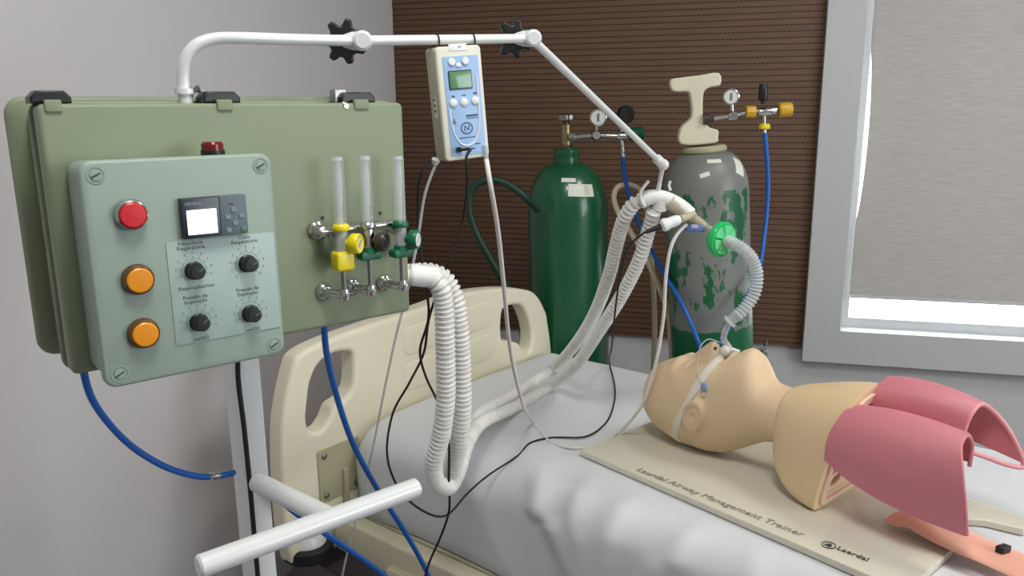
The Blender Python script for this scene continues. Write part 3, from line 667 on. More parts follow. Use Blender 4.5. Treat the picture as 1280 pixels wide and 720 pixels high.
pn = MB().rprism(M(pa0+fw/2, .0022, fz0-fh/2), mx1, mup, mn, fw, fh, .0012, .002, .0003).build('face_panel', 'monitor_blue', mo)
def PN(x, y, d=.0031): return M(pa0+fw*x, d, fz0-fh*y)
MB().rprism(PN(.45, -.085, .0022), mx1, mup, mn, fw*.5, fh*.07, .0008, .001, .0002).build('brand_plate', 'monitor_white', mo)
MB().text('MP', PN(.5, -.085, .0028), mx1, mup, mn, .004, .0001).build('plate_lettering', 'silver_ink', mo)
lcd = MB().rprism(PN(.44, .235), mx1, mup, mn, fw*.66, fh*.19, .0012, .0015, .0004).build('screen_frame', 'lcd_frame', pn)
MB().rprism(PN(.44, .235, .0038), mx1, mup, mn, fw*.6, fh*.165, .0006, .001, .0002).build('lcd_screen', 'lcd_green', lcd)
for (x, y, r) in ((.24, .055, .0052), (.62, .055, .0052), (.18, .46, .0056), (.48, .46, .0056), (.8, .455, .0056)):
    mb = MB(); prof = [(.0001, 0), (r, 0), (r, .001), (r*.8, .0019), (.0001, .0021)]; mb.lathe(PN(x, y), mn, prof, 20); mb.build('button', 'monitor_white', pn)
MB().ball(PN(.42, .09, .0035), .004, .0035, .001, mx1, mup, mn).build('button_marking', 'monitor_white', pn)
for (x, y, w_, h_) in ((.2, .395, .004, .0022), (.5, .39, .006, .0012), (.82, .38, .005, .0022), (.68, .6, .018, .0022), (.68, .625, .017, .001), (.5, .82, .024, .001), (.78, .895, .008, .0012), (.62, .94, .008, .0016)):
    MB().rprism(PN(x, y), mx1, mup, mn, w_, h_, .0004, .0004, .0001).build('panel_marking', 'navy' if y > .55 else 'ink', pn)
arc = [PN(.12+.0*k, .5) for k in range(1)]
arc = spline([PN(.06, .52), PN(.08, .66), PN(.16, .80), (PN(.3, .88)), PN(.48, .905), PN(.66, .88), PN(.8, .80), PN(.88, .66), PN(.9, .5), PN(.9, .2)], .004)
MB().tube(arc, .0011, 6).build('panel_swoosh', 'monitor_white', pn)
cx_ = []
for k in range(40):
    a_ = 2*pi*k/39; cx_.append(PN(.5, .725)+mx1*(.0085*cos(a_))+mup*(.0075*sin(a_)))
em = MB().tube(cx_, .0006, 6); em.tube([PN(.44, .755), PN(.45, .70), PN(.55, .745), PN(.57, .695)], .0007, 6); em.build('round_emblem', 'navy', pn)
tri = [PN(.2, .665), PN(.12, .665), PN(.16, .62), PN(.2, .665)]; MB().tube(tri, .0005, 6).build('warning_triangle', 'ink', pn)
jk = PN(.2, .935, .004); MB().lathe(jk, mn, [(.0001, 0), (.004, 0), (.004, .004), (.0001, .004)], 14).build('jack_socket', 'black_plastic', pn)
MB().rprism(M(0-.0005, -.016, -mh*.52), mn, mup, -mx1, .008, .028, .0006, .001, .0002).build('side_sticker', 'sticker', mo)
for k in range(3): MB().rprism(M(-.001, -.016, -mh*(.45+.05*k)), mn, mup, -mx1, .005, .0035, .0006, .0005, .0002).build('side_marking', 'ink', mo)
pr = M(mw*.9, .004, -mh+.016); MB().lathe(pr, -mup, [(.0001, 0), (.0035, 0), (.0035, .02), (.0025, .024), (.0001, .024)], 14).build('tube_port', 'clear_tube', mo)
pr0 = M(-.001, -.03, -mh+.004); MB().lathe(pr0, V(-.3, 0, -1), [(.0001, 0), (.005, 0), (.0065, .004), (.0035, .01), (.0001, .01)], 12).build('side_port', 'white_silicone', mo)
for u in (537, 582):   # cable ties round the arm tube
    t_ = (u-452)/(664-452); c_ = J1p+(J2p-J1p)*t_; dd = nrm(J2p-J1p); x, y, _ = frame(dd); rg = []
    for k in range(25):
        a_ = 2*pi*k/24; rg.append(c_+x*.0078*cos(a_)+y*(.0105*sin(a_))-UP*.002)
    MB().tube(rg, .0011, 6).build('cable_tie', 'black_plastic', mo)

# ================================================================== GAS CYLINDERS
def wallside(u, v, Y): return atY(u, v, Y)
def cylinder(name, label, base, axis, r, ztop, zsh, mat, loc):
    t = thing(name, label, 'gas cylinder', loc)
    return t
# green oxygen cylinder
GB = V(.212, 2.62, 0); gax = nrm(V(-.025, .0, 1))
g = thing('gas_cylinder', 'dark green gas cylinder with paper sticker on its shoulder', 'gas cylinder', GB)
def G(h, a=0, r=0):   # point at height h, angle a seen from the camera (0 = facing the camera), radius r
    c = GB+gax*h; return c + V(sin(a), -cos(a), 0)*r
GR = .131
prof = [(.0001, .01), (GR-.02, .005), (GR-.004, .015), (GR, .03), (GR, 1.08)]
for k in range(1, 10):
    a_ = pi/2*k/9; prof.append((.042+(GR-.042)*cos(a_), 1.08+.165*sin(a_)))
prof += [(.042, 1.27), (.0001, 1.27)]
MB().lathe(GB, gax, prof, 56).build('cylinder_body', 'cylinder_green', g, angle=50)
MB().lathe(GB, gax, [(.0001, 1.262), (.041, 1.262), (.043, 1.266), (.043, 1.285), (.036, 1.292), (.0001, 1.292)], 36).build('neck_ring', 'cylinder_green', g)
vb = MB().lathe(GB, gax, [(.0001, 1.288), (.02, 1.288), (.022, 1.296), (.017, 1.302), (.017, 1.365), (.012, 1.37), (.008, 1.385), (.0001, 1.385)], 20).build('valve', 'brass', g)
x, y, z = frame(gax); lob = [((.024+.0025*cos(6*2*pi*k/60))*cos(2*pi*k/60), (.024+.0025*cos(6*2*pi*k/60))*sin(2*pi*k/60)) for k in range(60)]
MB().fill(lob, [], .018, .003, GB+gax*1.388, x, y, z).build('handwheel', 'steel', vb)
def patch(u0, v0, du, dv, mb, C0, axv, rad_fn, n=6):
    pass
def sticker(parent, centre_h, ang, w, h, base, axv, prof_, mat='sticker', tilt=0., lift=.0012):
    """thin label wrapped on a body of revolution"""
    hs = [p[1] for p in prof_]; rs = [p[0] for p in prof_]; nU = 8; top = []; bot = []
    x = V(1, 0, 0); x = nrm(x-axv*np.dot(x, axv)); y = np.cross(axv, x)
    def pt(a_, h_, l): r_ = np.interp(h_, hs, rs)+l; return base+axv*h_+r_*(x*sin(a_)-y*cos(a_))
    vs = []; fs = []
    for l in (lift, .0002):
        for i in range(nU+1):
            for j in range(nU+1):
                s_, t_ = (i/nU-.5)*w, (j/nU-.5)*h
                sa, ta = s_*cos(tilt)-t_*sin(tilt), s_*sin(tilt)+t_*cos(tilt)
                vs.append(pt(ang+sa/max(.06, np.interp(centre_h, hs, rs)), centre_h+ta, l))
    k = (nU+1)**2; idx = lambda l, i, j: l*k+i*(nU+1)+j
    for i in range(nU):
        for j in range(nU):
            fs.append((idx(0, i, j), idx(0, i+1, j), idx(0, i+1, j+1), idx(0, i, j+1))); fs.append((idx(1, i, j+1), idx(1, i+1, j+1), idx(1, i+1, j), idx(1, i, j)))
    for i in range(nU):
        fs += [(idx(0, i, 0), idx(1, i, 0), idx(1, i+1, 0), idx(0, i+1, 0)), (idx(0, i+1, nU), idx(1, i+1, nU), idx(1, i, nU), idx(0, i, nU)),
               (idx(0, 0, i+1), idx(1, 0, i+1), idx(1, 0, i), idx(0, 0, i)), (idx(0, nU, i), idx(1, nU, i), idx(1, nU, i+1), idx(0, nU, i+1))]
    return MB().add(vs, fs).build('sticker', mat, parent)
gp = [p for p in prof if p[1] > .02 and p[0] > .04]
lbs = sticker(g, 1.165, .32, .085, .038, GB, gax, gp, tilt=-.08); lbs['label'] = 'large paper sticker'
sticker(g, 1.198, -.02, .045, .012, GB, gax, gp, tilt=-.05)
sticker(g, 1.165, .47, .016, .03, GB, gax, gp, mat='bed_frame', lift=.0016)
# grey cylinder with valve guard, leaning slightly
YB = V(.68, 2.40, 0); yax = nrm(V(-.082, .0, 1))
y_ = thing('gas_cylinder', 'grey gas cylinder with chipped paint, green foot and cream valve guard', 'gas cylinder', YB)
YR = .124
yprof = [(.0001, .01), (YR-.02, .005), (YR-.004, .015), (YR, .03), (YR, 1.17)]
for k in range(1, 10):
    a_ = pi/2*k/9; yprof.append((.055+(YR-.055)*cos(a_), 1.17+.12*sin(a_)))
yprof += [(.055, 1.30), (.0001, 1.30)]
mb = MB().lathe(V(0, 0, 0), UP, yprof, 56); bo = mb.build('cylinder_body', 'cylinder_grey', None, angle=50)
bo.parent = y_; bo.rotation_mode = 'QUATERNION'; bo.rotation_quaternion = Vector((0, 0, 1)).rotation_difference(Vector(yax))
ROOTLOC[bo.name] = YB
MB().lathe(YB, yax, [(.0001, 1.29), (.06, 1.29), (.064, 1.295), (.064, 1.303), (.058, 1.31), (.0001, 1.31)], 36).build('neck_ring', 'bed_bracket', y_)
gx = nrm(V(1, -.15, .0)); gx = nrm(gx-yax*np.dot(gx, yax)); gz = np.cross(gx, yax)
def onG(u, v): q = onpl(u, v, YB+gz*.045, gz)-YB; return float(q@gx), float(q@yax)
go = [onG(*p) for p in ((852, 181), (850, 163), (857, 154), (863, 149), (865, 140), (863, 122), (860, 115), (851, 115), (840, 113), (838, 100), (850, 97), (875, 94), (899, 91), (901, 106), (889, 109), (881, 114), (879, 125), (879, 142), (882, 152), (888, 160), (898, 163), (898, 172), (894, 179))]
MB().fill(smooth_loop(go, 3), [], .08, .006, YB, gx, yax, gz).build('valve_guard', 'valve_guard', y_, angle=45)
yp = [p for p in yprof if p[1] > .02 and p[0] > .05]
for (h_, a_, w_, hh, tt) in ((1.27, .05, .04, .01, -.05), (1.235, -.25, .028, .012, .25), (1.245, .85, .035, .05, -.5)):
    sticker(y_, h_, a_, w_, hh, YB, yax, yp, tilt=tt)
MB().rprism(atY(955, 441, 2.40), V(1, 0, 0), UP, V(0, 1, 0), .016, .02, .02, .004, .002).lathe(atY(957, 432, 2.40), UP, [(.0001, 0), (.006, 0), (.006, .018), (.0001, .018)], 10).tube([atY(957, 436, 2.40), atY(928, 440, 2.40)], .004, 8).build('chain_clip', 'steel', y_)

def gauge(mb_parent, c, stem_to, r, nm='pressure_gauge'):
    ax = nrm(CC-c); ax = nrm(V(ax[0]*.6+-.1, ax[1], .0))
    gg = MB().lathe(c-ax*.012, ax, [(.0001, 0), (r*.9, 0), (r, .004), (r, .02), (r*.88, .022), (r*.86, .019), (.0001, .019)], 28)
    gg = gg.build(nm, 'chrome', mb_parent)
    MB().lathe(c+ax*.0068, ax, [(.0001, 0), (r*.84, 0), (r*.84, .0008), (.0001, .0009)], 28).build('dial_face', 'gauge_white', gg)
    x, y, _ = frame(ax)
    MB().rprism(c+ax*.0084+UP*.0, nrm(UP+x*.2), nrm(np.cross(ax, UP+x*.2)), ax, r*1.0, .003, .0006, .0005, .0001).rprism(c+ax*.0082, x, y, ax, r*.3, r*.9, .0004, .001, .0001).build('dial_needle', 'ink_soft', gg)
    MB().tube([c, stem_to], .005, 10).build('gauge_stem', 'chrome', gg)
    return gg
# regulator on the green cylinder
RY = 2.60
vz = GB+gax*1.335
r1 = thing('gas_regulator', 'chrome regulator with two gauges and green knob on the green cylinder', 'regulator', atY(745, 171, RY-.02))
A0 = atY(713, 172, RY); A1 = atY(745, 169, RY-.02); A2 = atY(776, 170, RY-.03); A3 = atY(800, 168, RY-.035)
MB().tube([A0, A1, A2], .007, 14).build('inlet_pipe', 'chrome', r1)
MB().lathe(A0-V(.004, 0, 0), A1-A0, [(.0001, 0), (.013, 0), (.013, .022), (.0001, .022)], 6).build('inlet_nut', 'chrome', r1)
MB().lathe(A1-V(0, .018, 0), V(0, 1, 0), [(.0001, 0), (.012, 0), (.016, .006), (.016, .03), (.0001, .034)], 24).build('regulator_body', 'chrome', r1)
gauge(r1, atY(748, 147, RY-.025), A1, .027)
gauge(r1, atY(782, 143, RY-.02), A2, .026, 'pressure_gauge')
MB().lathe(atY(782, 143, RY-.02)-V(.008, .012, 0), V(.5, -1, 0), [(.0001, 0), (.026, 0), (.0275, .003), (.0275, .02), (.024, .024), (.0001, .024)], 24).build('gauge_cover', 'rubber_black', r1)
MB().lathe(A2-V(.012, 0, 0), V(1, 0, 0), [(.0001, 0), (.012, 0), (.014, .004), (.014, .03), (.0001, .034)], 20).build('outlet_body', 'chrome', r1)
MB().lathe(atY(786, 168, RY-.03), A3-A2, [(.0001, 0), (.018, 0), (.0215, .004), (.0215, .04), (.018, .046), (.0001, .046)], 12).build('adjusting_knob', 'green_plastic', r1)
MB().tube([A2, atY(778, 182, RY-.03), atY(779, 196, RY-.03)], [.008, .006, .007], 12).build('outlet_stem', 'chrome', r1)
# regulator on the grey cylinder
QY = 2.36
r2 = thing('gas_regulator', 'chrome and yellow regulator with black knob on the grey cylinder', 'regulator', atY(920, 144, QY))
B0_ = atY(884, 149, QY); B1_ = atY(916, 145, QY); B2_ = atY(938, 140, QY); B3_ = atY(955, 140, QY); B4_ = atY(972, 137, QY)
MB().tube([B0_, B1_, B2_, B4_], .0065, 14).build('inlet_pipe', 'chrome', r2)
MB().lathe(B0_-V(.012, 0, 0), V(1, 0, 0), [(.0001, 0), (.016, 0), (.016, .016), (.010, .02), (.010, .03), (.0001, .03)], 14).build('inlet_nut', 'brown_plastic', r2)
MB().lathe(B1_-V(0, .016, 0), V(0, 1, 0), [(.0001, 0), (.011, 0), (.0145, .005), (.0145, .028), (.0001, .03)], 22).build('regulator_body', 'chrome', r2)
gauge(r2, atY(914, 121, QY), B1_, .023)
MB().lathe(B2_-V(.014, 0, 0), V(1, 0, 0), [(.0001, 0), (.016, 0), (.0175, .003), (.0175, .025), (.016, .028), (.0001, .028)], 8).build('yellow_nut', 'ochre_plastic', r2)
MB().lathe(B3_-V(.018, 0, 0), V(1, 0, 0), [(.0001, 0), (.010, 0), (.0125, .004), (.0125, .034), (.009, .038), (.009, .052), (.0001, .052)], 20).build('outlet_body', 'chrome', r2)
MB().lathe(atY(954, 130, QY), V(-.02, 0, 1), [(.0001, 0), (.007, 0), (.007, .01), (.0135, .011), (.0145, .015), (.0135, .05), (.011, .056), (.0001, .056)], 16).build('adjusting_knob', 'black_plastic', r2)
MB().lathe(atY(973, 138, QY), V(1, -.1, .08), [(.0001, 0), (.018, 0), (.0215, .004), (.0205, .032), (.018, .038), (.0001, .038)], 12).build('flow_knob', 'ochre_plastic', r2)
MB().tube([B3_, atY(955.5, 150, QY), atY(956, 170, QY)], [.006, .0045, .005], 12).build('outlet_stem', 'chrome', r2)
MB().lathe(atY(955.5, 162, QY), UP, [(.0001, 0), (.012, 0), (.0165, .003), (.0165, .012), (.013, .017), (.0001, .017)], 8).build('hose_nut', 'yellow_plastic', r2)

# cream tube trolley behind the two cylinders
TY = 2.52
tr = thing('cylinder_trolley', 'cream bent tube trolley frame standing between the two gas cylinders', 'trolley', V(.5, 2.5, 0))
tp = [atY(840, 445, TY), atY(838, 420, TY), atY(836, 395, TY), atY(826, 365, TY), atY(805, 318, TY), atY(785, 285, TY+.02), atY(771, 262, TY+.04), atY(767, 245, TY+.05), atY(772, 234, TY+.06), atY(785, 231, TY+.08), atY(799, 237, TY+.1), atY(806, 250, TY+.12), atY(812, 300, TY+.14), atY(818, 400, TY+.14)]
b0 = tp[0].copy(); bend = [V(b0[0], b0[1], .05), V(b0[0], b0[1], .3)]
e0 = tp[-1].copy(); tail = [V(e0[0], e0[1], .3), V(e0[0], e0[1], .05)]
MB().tube(spline(bend+tp+tail, .015), .0095, 14).build('handle_tube', 'cream_pipe', tr)
f1 = atY(846, 436, TY); f2 = atY(872, 446, TY)
MB().rprism((f1+f2)/2+V(0, 0.0, -.005), V(1, 0, 0), UP, V(0, 1, 0), .085, .035, .02, .01, .004).build('crossbar', 'cream_pipe', tr)
MB().rprism(V((b0[0]+e0[0])/2, (b0[1]+e0[1])/2, .045), V(1, 0, 0), V(0, 1, 0), UP, .16, .24, .02, .01, .004).build('foot_plate', 'cream_pipe', tr)
for sg in (-1, 1): MB().cyl(V((b0[0]+e0[0])/2+sg*.07, (b0[1]+e0[1])/2+.05, .04), V((b0[0]+e0[0])/2+sg*.09, (b0[1]+e0[1])/2+.05, .04), .04).build('wheel', 'rubber_black', tr)

# ================================================================== HOSES AND CABLES
# blue hoses
pb = [E(onE(104, 471, -.13)[0], -.13, cz0+.002), atY(112, 492, .87), atY(135, 528, .9), atY(170, 562, .94), atY(210, 585, .97), atY(245, 595, 1.0), atY(268, 596, 1.02), atY(284, 593, 1.035), atY(292, 591, 1.05)]
bh = thing('air_hose', 'blue air hose curving from the cabinet underside at far left to the white post', 'hose', pb[0])
MB().tube(spline(pb, .01), .0042, 12).build('hose', 'blue_hose', bh)
MB().lathe(atY(261, 596.5, 1.013), pb[-2]-pb[-3], [(.0001, 0), (.0048, 0), (.006, .003), (.0048, .006), (.0062, .011), (.0048, .016), (.0001, .016)], 14).build('connector', 'chrome', bh)
pc = [E(onE(405, 410, -.13)[0], -.13, cz0+.004), atY(408, 440, 1.06), atY(420, 492, 1.1), atY(442, 556, 1.16), atY(474, 615, 1.24), atY(508, 668, 1.32), atY(535, 718, 1.38), atY(552, 765, 1.42)]
cable('air_hose', pc, .0046, 'blue_hose', 'blue air hose hanging from the cabinet underside in front of the headboard', 'hose', n=12)
pdp = [onz(345, 618, .86), atY(375, 645, 1.08), atY(408, 668, 1.12), atY(440, 690, 1.18), atY(478, 718, 1.26), atY(520, 760, 1.34)]
pdp[0] = atY(330, 610, 1.055)
cable('air_hose', pdp, .0046, 'blue_hose', 'blue air hose passing low behind the T shaped push handle', 'hose', n=12)
pe = [atY(779, 190, RY-.03), atY(780, 215, RY-.02), atY(790, 255, RY-.02), atY(808, 300, RY-.06), atY(832, 345, RY-.22), atY(855, 385, RY-.32), atY(870, 420, RY-.36), atY(878, 445, RY-.36), atY(884, 480, RY-.34), V(.565, 2.235, .45), V(.57, 2.25, .2), V(.62, 2.2, .012), V(.75, 2.1, .01)]
cable('air_hose', pe, .0068, 'blue_hose', 'blue air hose from the green cylinder regulator down across the grey cylinder', 'hose', n=12)
pf = [atY(956, 166, QY), atY(958, 190, QY), atY(960, 235, QY), atY(956, 290, QY-.02), atY(949, 335, QY-.07), atY(932, 375, QY-.13), atY(912, 408, QY-.15), atY(902, 425, QY-.15), atY(892, 455, QY-.14), V(.60, 2.23, .45), V(.605, 2.24, .2), V(.66, 2.18, .012), V(.82, 2.05, .01)]
cable('air_hose', pf, .0068, 'blue_hose', 'blue air hose from the yellow regulator down the right side of the grey cylinder', 'hose', n=12)
pg = [atY(672, 262, 2.47), atY(655, 245, 2.42), atY(630, 228, 2.42), atY(606, 225, 2.42), atY(590, 236, 2.42), atY(586, 258, 2.42), atY(594, 288, 2.42), atY(612, 322, 2.42), atY(634, 360, 2.45), atY(650, 395, 2.5), atY(655, 440, 2.53), atY(655, 520, 2.55)]
cable('oxygen_hose', pg, .0115, 'dark_green_hose', 'thick dark green hose looping left of the green cylinder', 'hose', n=14)

# corrugated breathing hoses
CRr, CRa = .0128, .0018
zt_ = MT+.018
h1p = [prt[0]+e1*.012, atY(536, 346, 1.10), atY(548, 355, 1.10), atY(554, 376, 1.105), atY(556, 410, 1.11), atY(557, 455, 1.12), atY(557, 500, 1.13), atY(551, 545, 1.145), atY(542, 578, 1.16), atY(545, 602, 1.18), atY(559, 609, 1.22), atY(571, 592, 1.30), atY(583, 556, 1.44), atY(600, 530, 1.58), onz(645, 508, zt_), onz(690, 482, zt_+.004), atY(724, 451, 1.90), atY(748, 415, 1.82), atY(775, 373, 1.74), atY(799, 325, 1.68), atY(810, 290, 1.65), atY(818, 262, 1.62)]
h2p = [prt[1]+e1*.012, atY(538, 341, 1.15), atY(556, 349, 1.16), atY(568, 373, 1.165), atY(574, 410, 1.17), atY(577, 455, 1.18), atY(578, 510, 1.19), atY(574, 555, 1.21), atY(566, 588, 1.25), atY(569, 592, 1.33), atY(579, 560, 1.46), atY(596, 521, 1.64), onz(640, 495, zt_), onz(690, 461, zt_), atY(724, 424, 1.93), atY(743, 392, 1.85), atY(761, 345, 1.75), atY(771, 304, 1.69), atY(782, 270, 1.64), atY(796, 252, 1.62), atY(808, 249, 1.62)]
for pts_, lab_, k in ((h1p, 'corrugated clear breathing hose hanging on the left, its loop reaching lowest', 0), (h2p, 'corrugated clear breathing hose hanging on the right, outer strand of the pair', 1)):
    t = thing('breathing_hose', lab_, 'hose', pts_[0])
    mb = MB(); corrugated(mb, pts_, CRr, .0076, .0019); mb.build('hose', 'hose_corrugated', t, angle=60)
    d_ = nrm(pts_[1]-pts_[0])
    MB().lathe(pts_[0]+d_*.0, d_, [(.0001, 0), (.0148, 0), (.0158, .004), (.0152, .005), (.0152, .036), (.0135, .04), (.0001, .04)], 24).build('cuff', 'hose_cuff', t)
# Y-piece and adapter stack
yp_ = thing('y_connector', 'translucent Y connector joining the two corrugated hoses under the arm tip', 'connector', atY(822, 248, YP))
ys = [atY(800, 252, YP), atY(812, 247, YP), atY(826, 247, YP), atY(840, 252, YP), atY(853, 260, YP), atY(862, 268, YP)]
MB().tube(spline(ys, .006), .0155, 18).build('elbow', 'hose_cuff', yp_)
MB().tube([atY(826, 250, YP), atY(824, 262, YP+.004)], [.0155, .0145], 18).build('branch', 'hose_cuff', yp_)
MB().tube([atY(836, 251, YP), atY(852, 262, YP), atY(862, 270, YP)], [.0168, .0158, .012], 18).build('amber_sleeve', 'amber_clear', yp_)
MB().tube([atY(838, 238, YP), atY(836, 232, YP), atY(838, 226, YP)], .0028, 10).build('nub', 'white_silicone', yp_)
MB().tube(spline([atY(806, 258, YP-.02), atY(801, 250, YP-.02), atY(801, 240, YP-.02), atY(806, 232, YP-.02), atY(811, 226, YP-.02)], .004), .0032, 10).build('strap_tail', 'white_silicone', yp_)
MB().tube([atY(859, 269, YP), atY(872, 276, YP+.002), atY(884, 286, YP+.005)], [.011, .0095, .009], 16).build('patient_end', 'amber_clear', yp_)
# airway sensor
sn = thing('airway_sensor', 'white sensor plug with black cable below the Y connector', 'sensor', atY(840, 277, YP-.03))
s_a, s_b = atY(826, 283, YP-.035), atY(852, 273, YP-.028); sx_ = s_b-s_a
MB().lathe(s_a, sx_, [(.0001, 0), (.007, 0), (.0125, .004), (.0135, .012), (.011, .018), (.0115, .024), (.0105, .036), (.008, .042), (.0001, .043)], 20).build('sensor_body', 'monitor_white', sn)
MB().lathe(s_a, -sx_, [(.0001, -.002), (.006, -.002), (.0055, .012), (.0035, .032), (.0001, .034)], 14).build('strain_relief', 'rubber_black', sn)
MB().tube([s_b-sx_*.05, atY(862, 270, YP-.02), atY(868, 267, YP-.012)], [.0085, .007, .006], 14).build('sensor_tip', 'amber_clear', sn)
vvb = thing('sampling_adapter', 'blue tinted plastic adapter between the Y connector and green filter', 'connector', atY(868, 285, YP))
MB().rprism(atY(868, 285, YP), nrm(V(1, .1, -.05)), UP, V(0, -1, 0), .038, .015, .02, .005, .003).build('adapter_body', 'valve_blue', vvb)
MB().rprism(atY(868, 283, YP-.012), nrm(V(1, .1, -.05)), UP, V(0, -1, 0), .014, .008, .006, .002, .001).build('adapter_window', 'clear_tube', vvb)
MB().tube([atY(884, 287, YP+.004), atY(893, 291, YP+.006)], [.009, .012], 16).build('adapter_neck', 'clear_tube', vvb)
# green breathing filter
fl = thing('breathing_filter', 'bright green translucent disc shaped breathing filter', 'filter', atY(903, 299, YP))
fa_ = nrm(atY(914, 301, YP-.025)-atY(896, 296, YP+.006)); fc_ = atY(894, 297, YP+.008)
MB().lathe(fc_, fa_, [(.0001, 0), (.02, 0), (.031, .005), (.0345, .010), (.0365, .012), (.0365, .021), (.035, .023), (.033, .0232), (.0001, .0232)], 36).build('filter_body', 'filter_green', fl)
x, y, z = frame(fa_)
for k in range(6):
    a_ = 2*pi*k/6+.3; d1 = x*cos(a_)+y*sin(a_)
    MB().fill([(.009*cos(t_), .009*sin(t_)) for t_ in (-.42, 0, .42)]+[(.030*cos(t_), .030*sin(t_)) for t_ in (.44, .22, 0, -.22, -.44)], [], .006, .001, fc_+fa_*.0245, d1, np.cross(z, d1), z).build('filter_rib', 'filter_pale', fl)
MB().lathe(fc_, fa_, [(.0001, .02), (.0105, .022), (.009, .031), (.009, .036), (.0001, .036)], 20).build('filter_port', 'filter_pale', fl)
# catheter mount (short clear corrugated tube) and breathing tube in the mouth
MY_ = YP-.03
cm = thing('catheter_mount', 'short clear corrugated tube curving from the green filter to the mouth', 'tube', atY(932, 318, MY_))
cpts = [fc_+fa_*.03, atY(930, 312, MY_-.01), atY(941, 326, MY_-.01), atY(946, 345, MY_-.01), atY(943, 366, MY_-.01), atY(932, 384, MY_-.01), atY(922, 394, MY_-.01)]
mb = MB(); corrugated(mb, cpts, .0122, .0058, .0011); mb.build('tube', 'clear_tube', cm, angle=60)
MB().lathe(atY(924, 392, MY_-.01), atY(905, 408, MY_)-atY(924, 392, MY_-.01), [(.0001, 0), (.013, 0), (.013, .008), (.011, .012), (.011, .022), (.0155, .024), (.0155, .027), (.0001, .028)], 22).build('swivel_cuff', 'clear_tube', cm)
MB().lathe(cpts[0], cpts[1]-cpts[0], [(.0001, 0), (.0125, 0), (.0125, .016), (.011, .018), (.0001, .018)], 20).build('end_cuff', 'clear_tube', cm)

# ================================================================== AIRWAY MANIKIN ON ITS BOARD
b1 = nrm(V(.652, -.758, 0)); b2 = V(-b1[1], b1[0], 0); MO_ = V(.145, 1.627, MT+.02)
def B(s, t, z): return MO_ + b1*s + b2*t + UP*z
mk = thing('airway_manikin', 'airway training manikin of head, shoulders and pink lungs on a cream base board', 'manikin', B(.33, .2, -.018))
# board
bd = MB().fill([(0, 0), (.70, 0), (.70, .20), (.655, .235), (.655, .29), (.70, .325), (.755, .34), (.755, .39), (.08, .39), (0, .28)], [], .014, .003, B(0, 0, -.007), b1, b2, UP).build('base_board', 'board_grey', mk)
ts0 = onz(805, 590, MT+.02)-MO_; ts1 = onz(993, 665, MT+.02)-MO_
tl_ = np.linalg.norm(ts1-ts0); td = nrm(ts1-ts0); tu = np.cross(UP, td)
MB().text('Laerdal Airway Management Trainer', MO_+(ts0+ts1)/2+UP*.0012, td, tu, UP, .0245*tl_/.33, .0002, shear=.12, spacing=1.0).build('board_lettering', 'ink_board', bd)
tb = onz(1066, 693, MT+.02)+UP*.0012
MB().text('Laerdal', tb, td, tu, UP, .018, .0003).build('board_wordmark', 'ink', bd)
lc = onz(1036, 682, MT+.02)+UP*.0012
rg = [lc+td*.011*cos(2*pi*k/32)+tu*.011*sin(2*pi*k/32) for k in range(33)]
mb = MB().tube(rg, .0008, 6)
mb.ball(lc+td*.001+tu*.004, .0025, .0025, .0004).tube([lc-td*.006-tu*.004, lc+td*.006-tu*.002], .0009, 6).tube([lc-td*.005+tu*.001, lc+td*.004+tu*.001], .0009, 6).tube([lc+td*.003-tu*.007, lc-td*.001+tu*.004], .0008, 6)
mb.build('board_emblem', 'ink', bd)
# head and neck: cross sections from crown (s=.018) to collar (s=.40)
s0_ = .022; S_END = .43; TC = .21
q_ = lambda s: np.sqrt(np.maximum(np.asarray(s, float)-s0_, 0))
top = [(.022, .088), (.024, .106), (.029, .126), (.045, .161), (.07, .1775), (.089, .187), (.117, .198), (.137, .200), (.158, .203), (.18, .209), (.20, .217), (.212, .224), (.225, .223), (.241, .230), (.262, .243), (.28, .2475), (.292, .244), (.302, .230), (.314, .205), (.327, .192), (.345, .188), (.40, .186), (.43, .186)]
bot = [(.022, .088), (.024, .070), (.029, .057), (.045, .033), (.09, .010), (.14, .0005), (.19, .001), (.23, .010), (.265, .028), (.30, .050), (.33, .066), (.36, .073), (.40, .074), (.43, .074)]
wid = [(.022, 0.0005), (.024, .018), (.029, .032), (.045, .056), (.09, .073), (.14, .079), (.19, .079), (.23, .074), (.26, .0685), (.29, .062), (.32, .058), (.36, .058), (.40, .060), (.43, .062)]
mid = [(.022, .088), (.03, .09), (.09, .095), (.14, .105), (.19, .115), (.25, .13), (.29, .14), (.33, .132), (.43, .13)]
ep = [(.022, 2.0), (.09, 2.15), (.14, 2.25), (.19, 2.2), (.25, 1.95), (.29, 1.9), (.33, 2.0), (.43, 2.0)]   # roundness of upper half
ss = np.concatenate([s0_+(.10-s0_)*np.linspace(0, 1, 46)**2, np.linspace(.101, S_END, 190)])
def P_(tab, s): return pchip(q_([a_ for a_, _ in tab]), [b_ for _, b_ in tab], q_(s))
Tz, Bz, Wd, Mz, Ex = P_(top, ss), P_(bot, ss), P_(wid, ss), P_(mid, ss), P_(ep, ss)
NA = 200; ang = np.linspace(0, 2*pi, NA, endpoint=False)
Hd = np.zeros((len(ss), NA, 3))
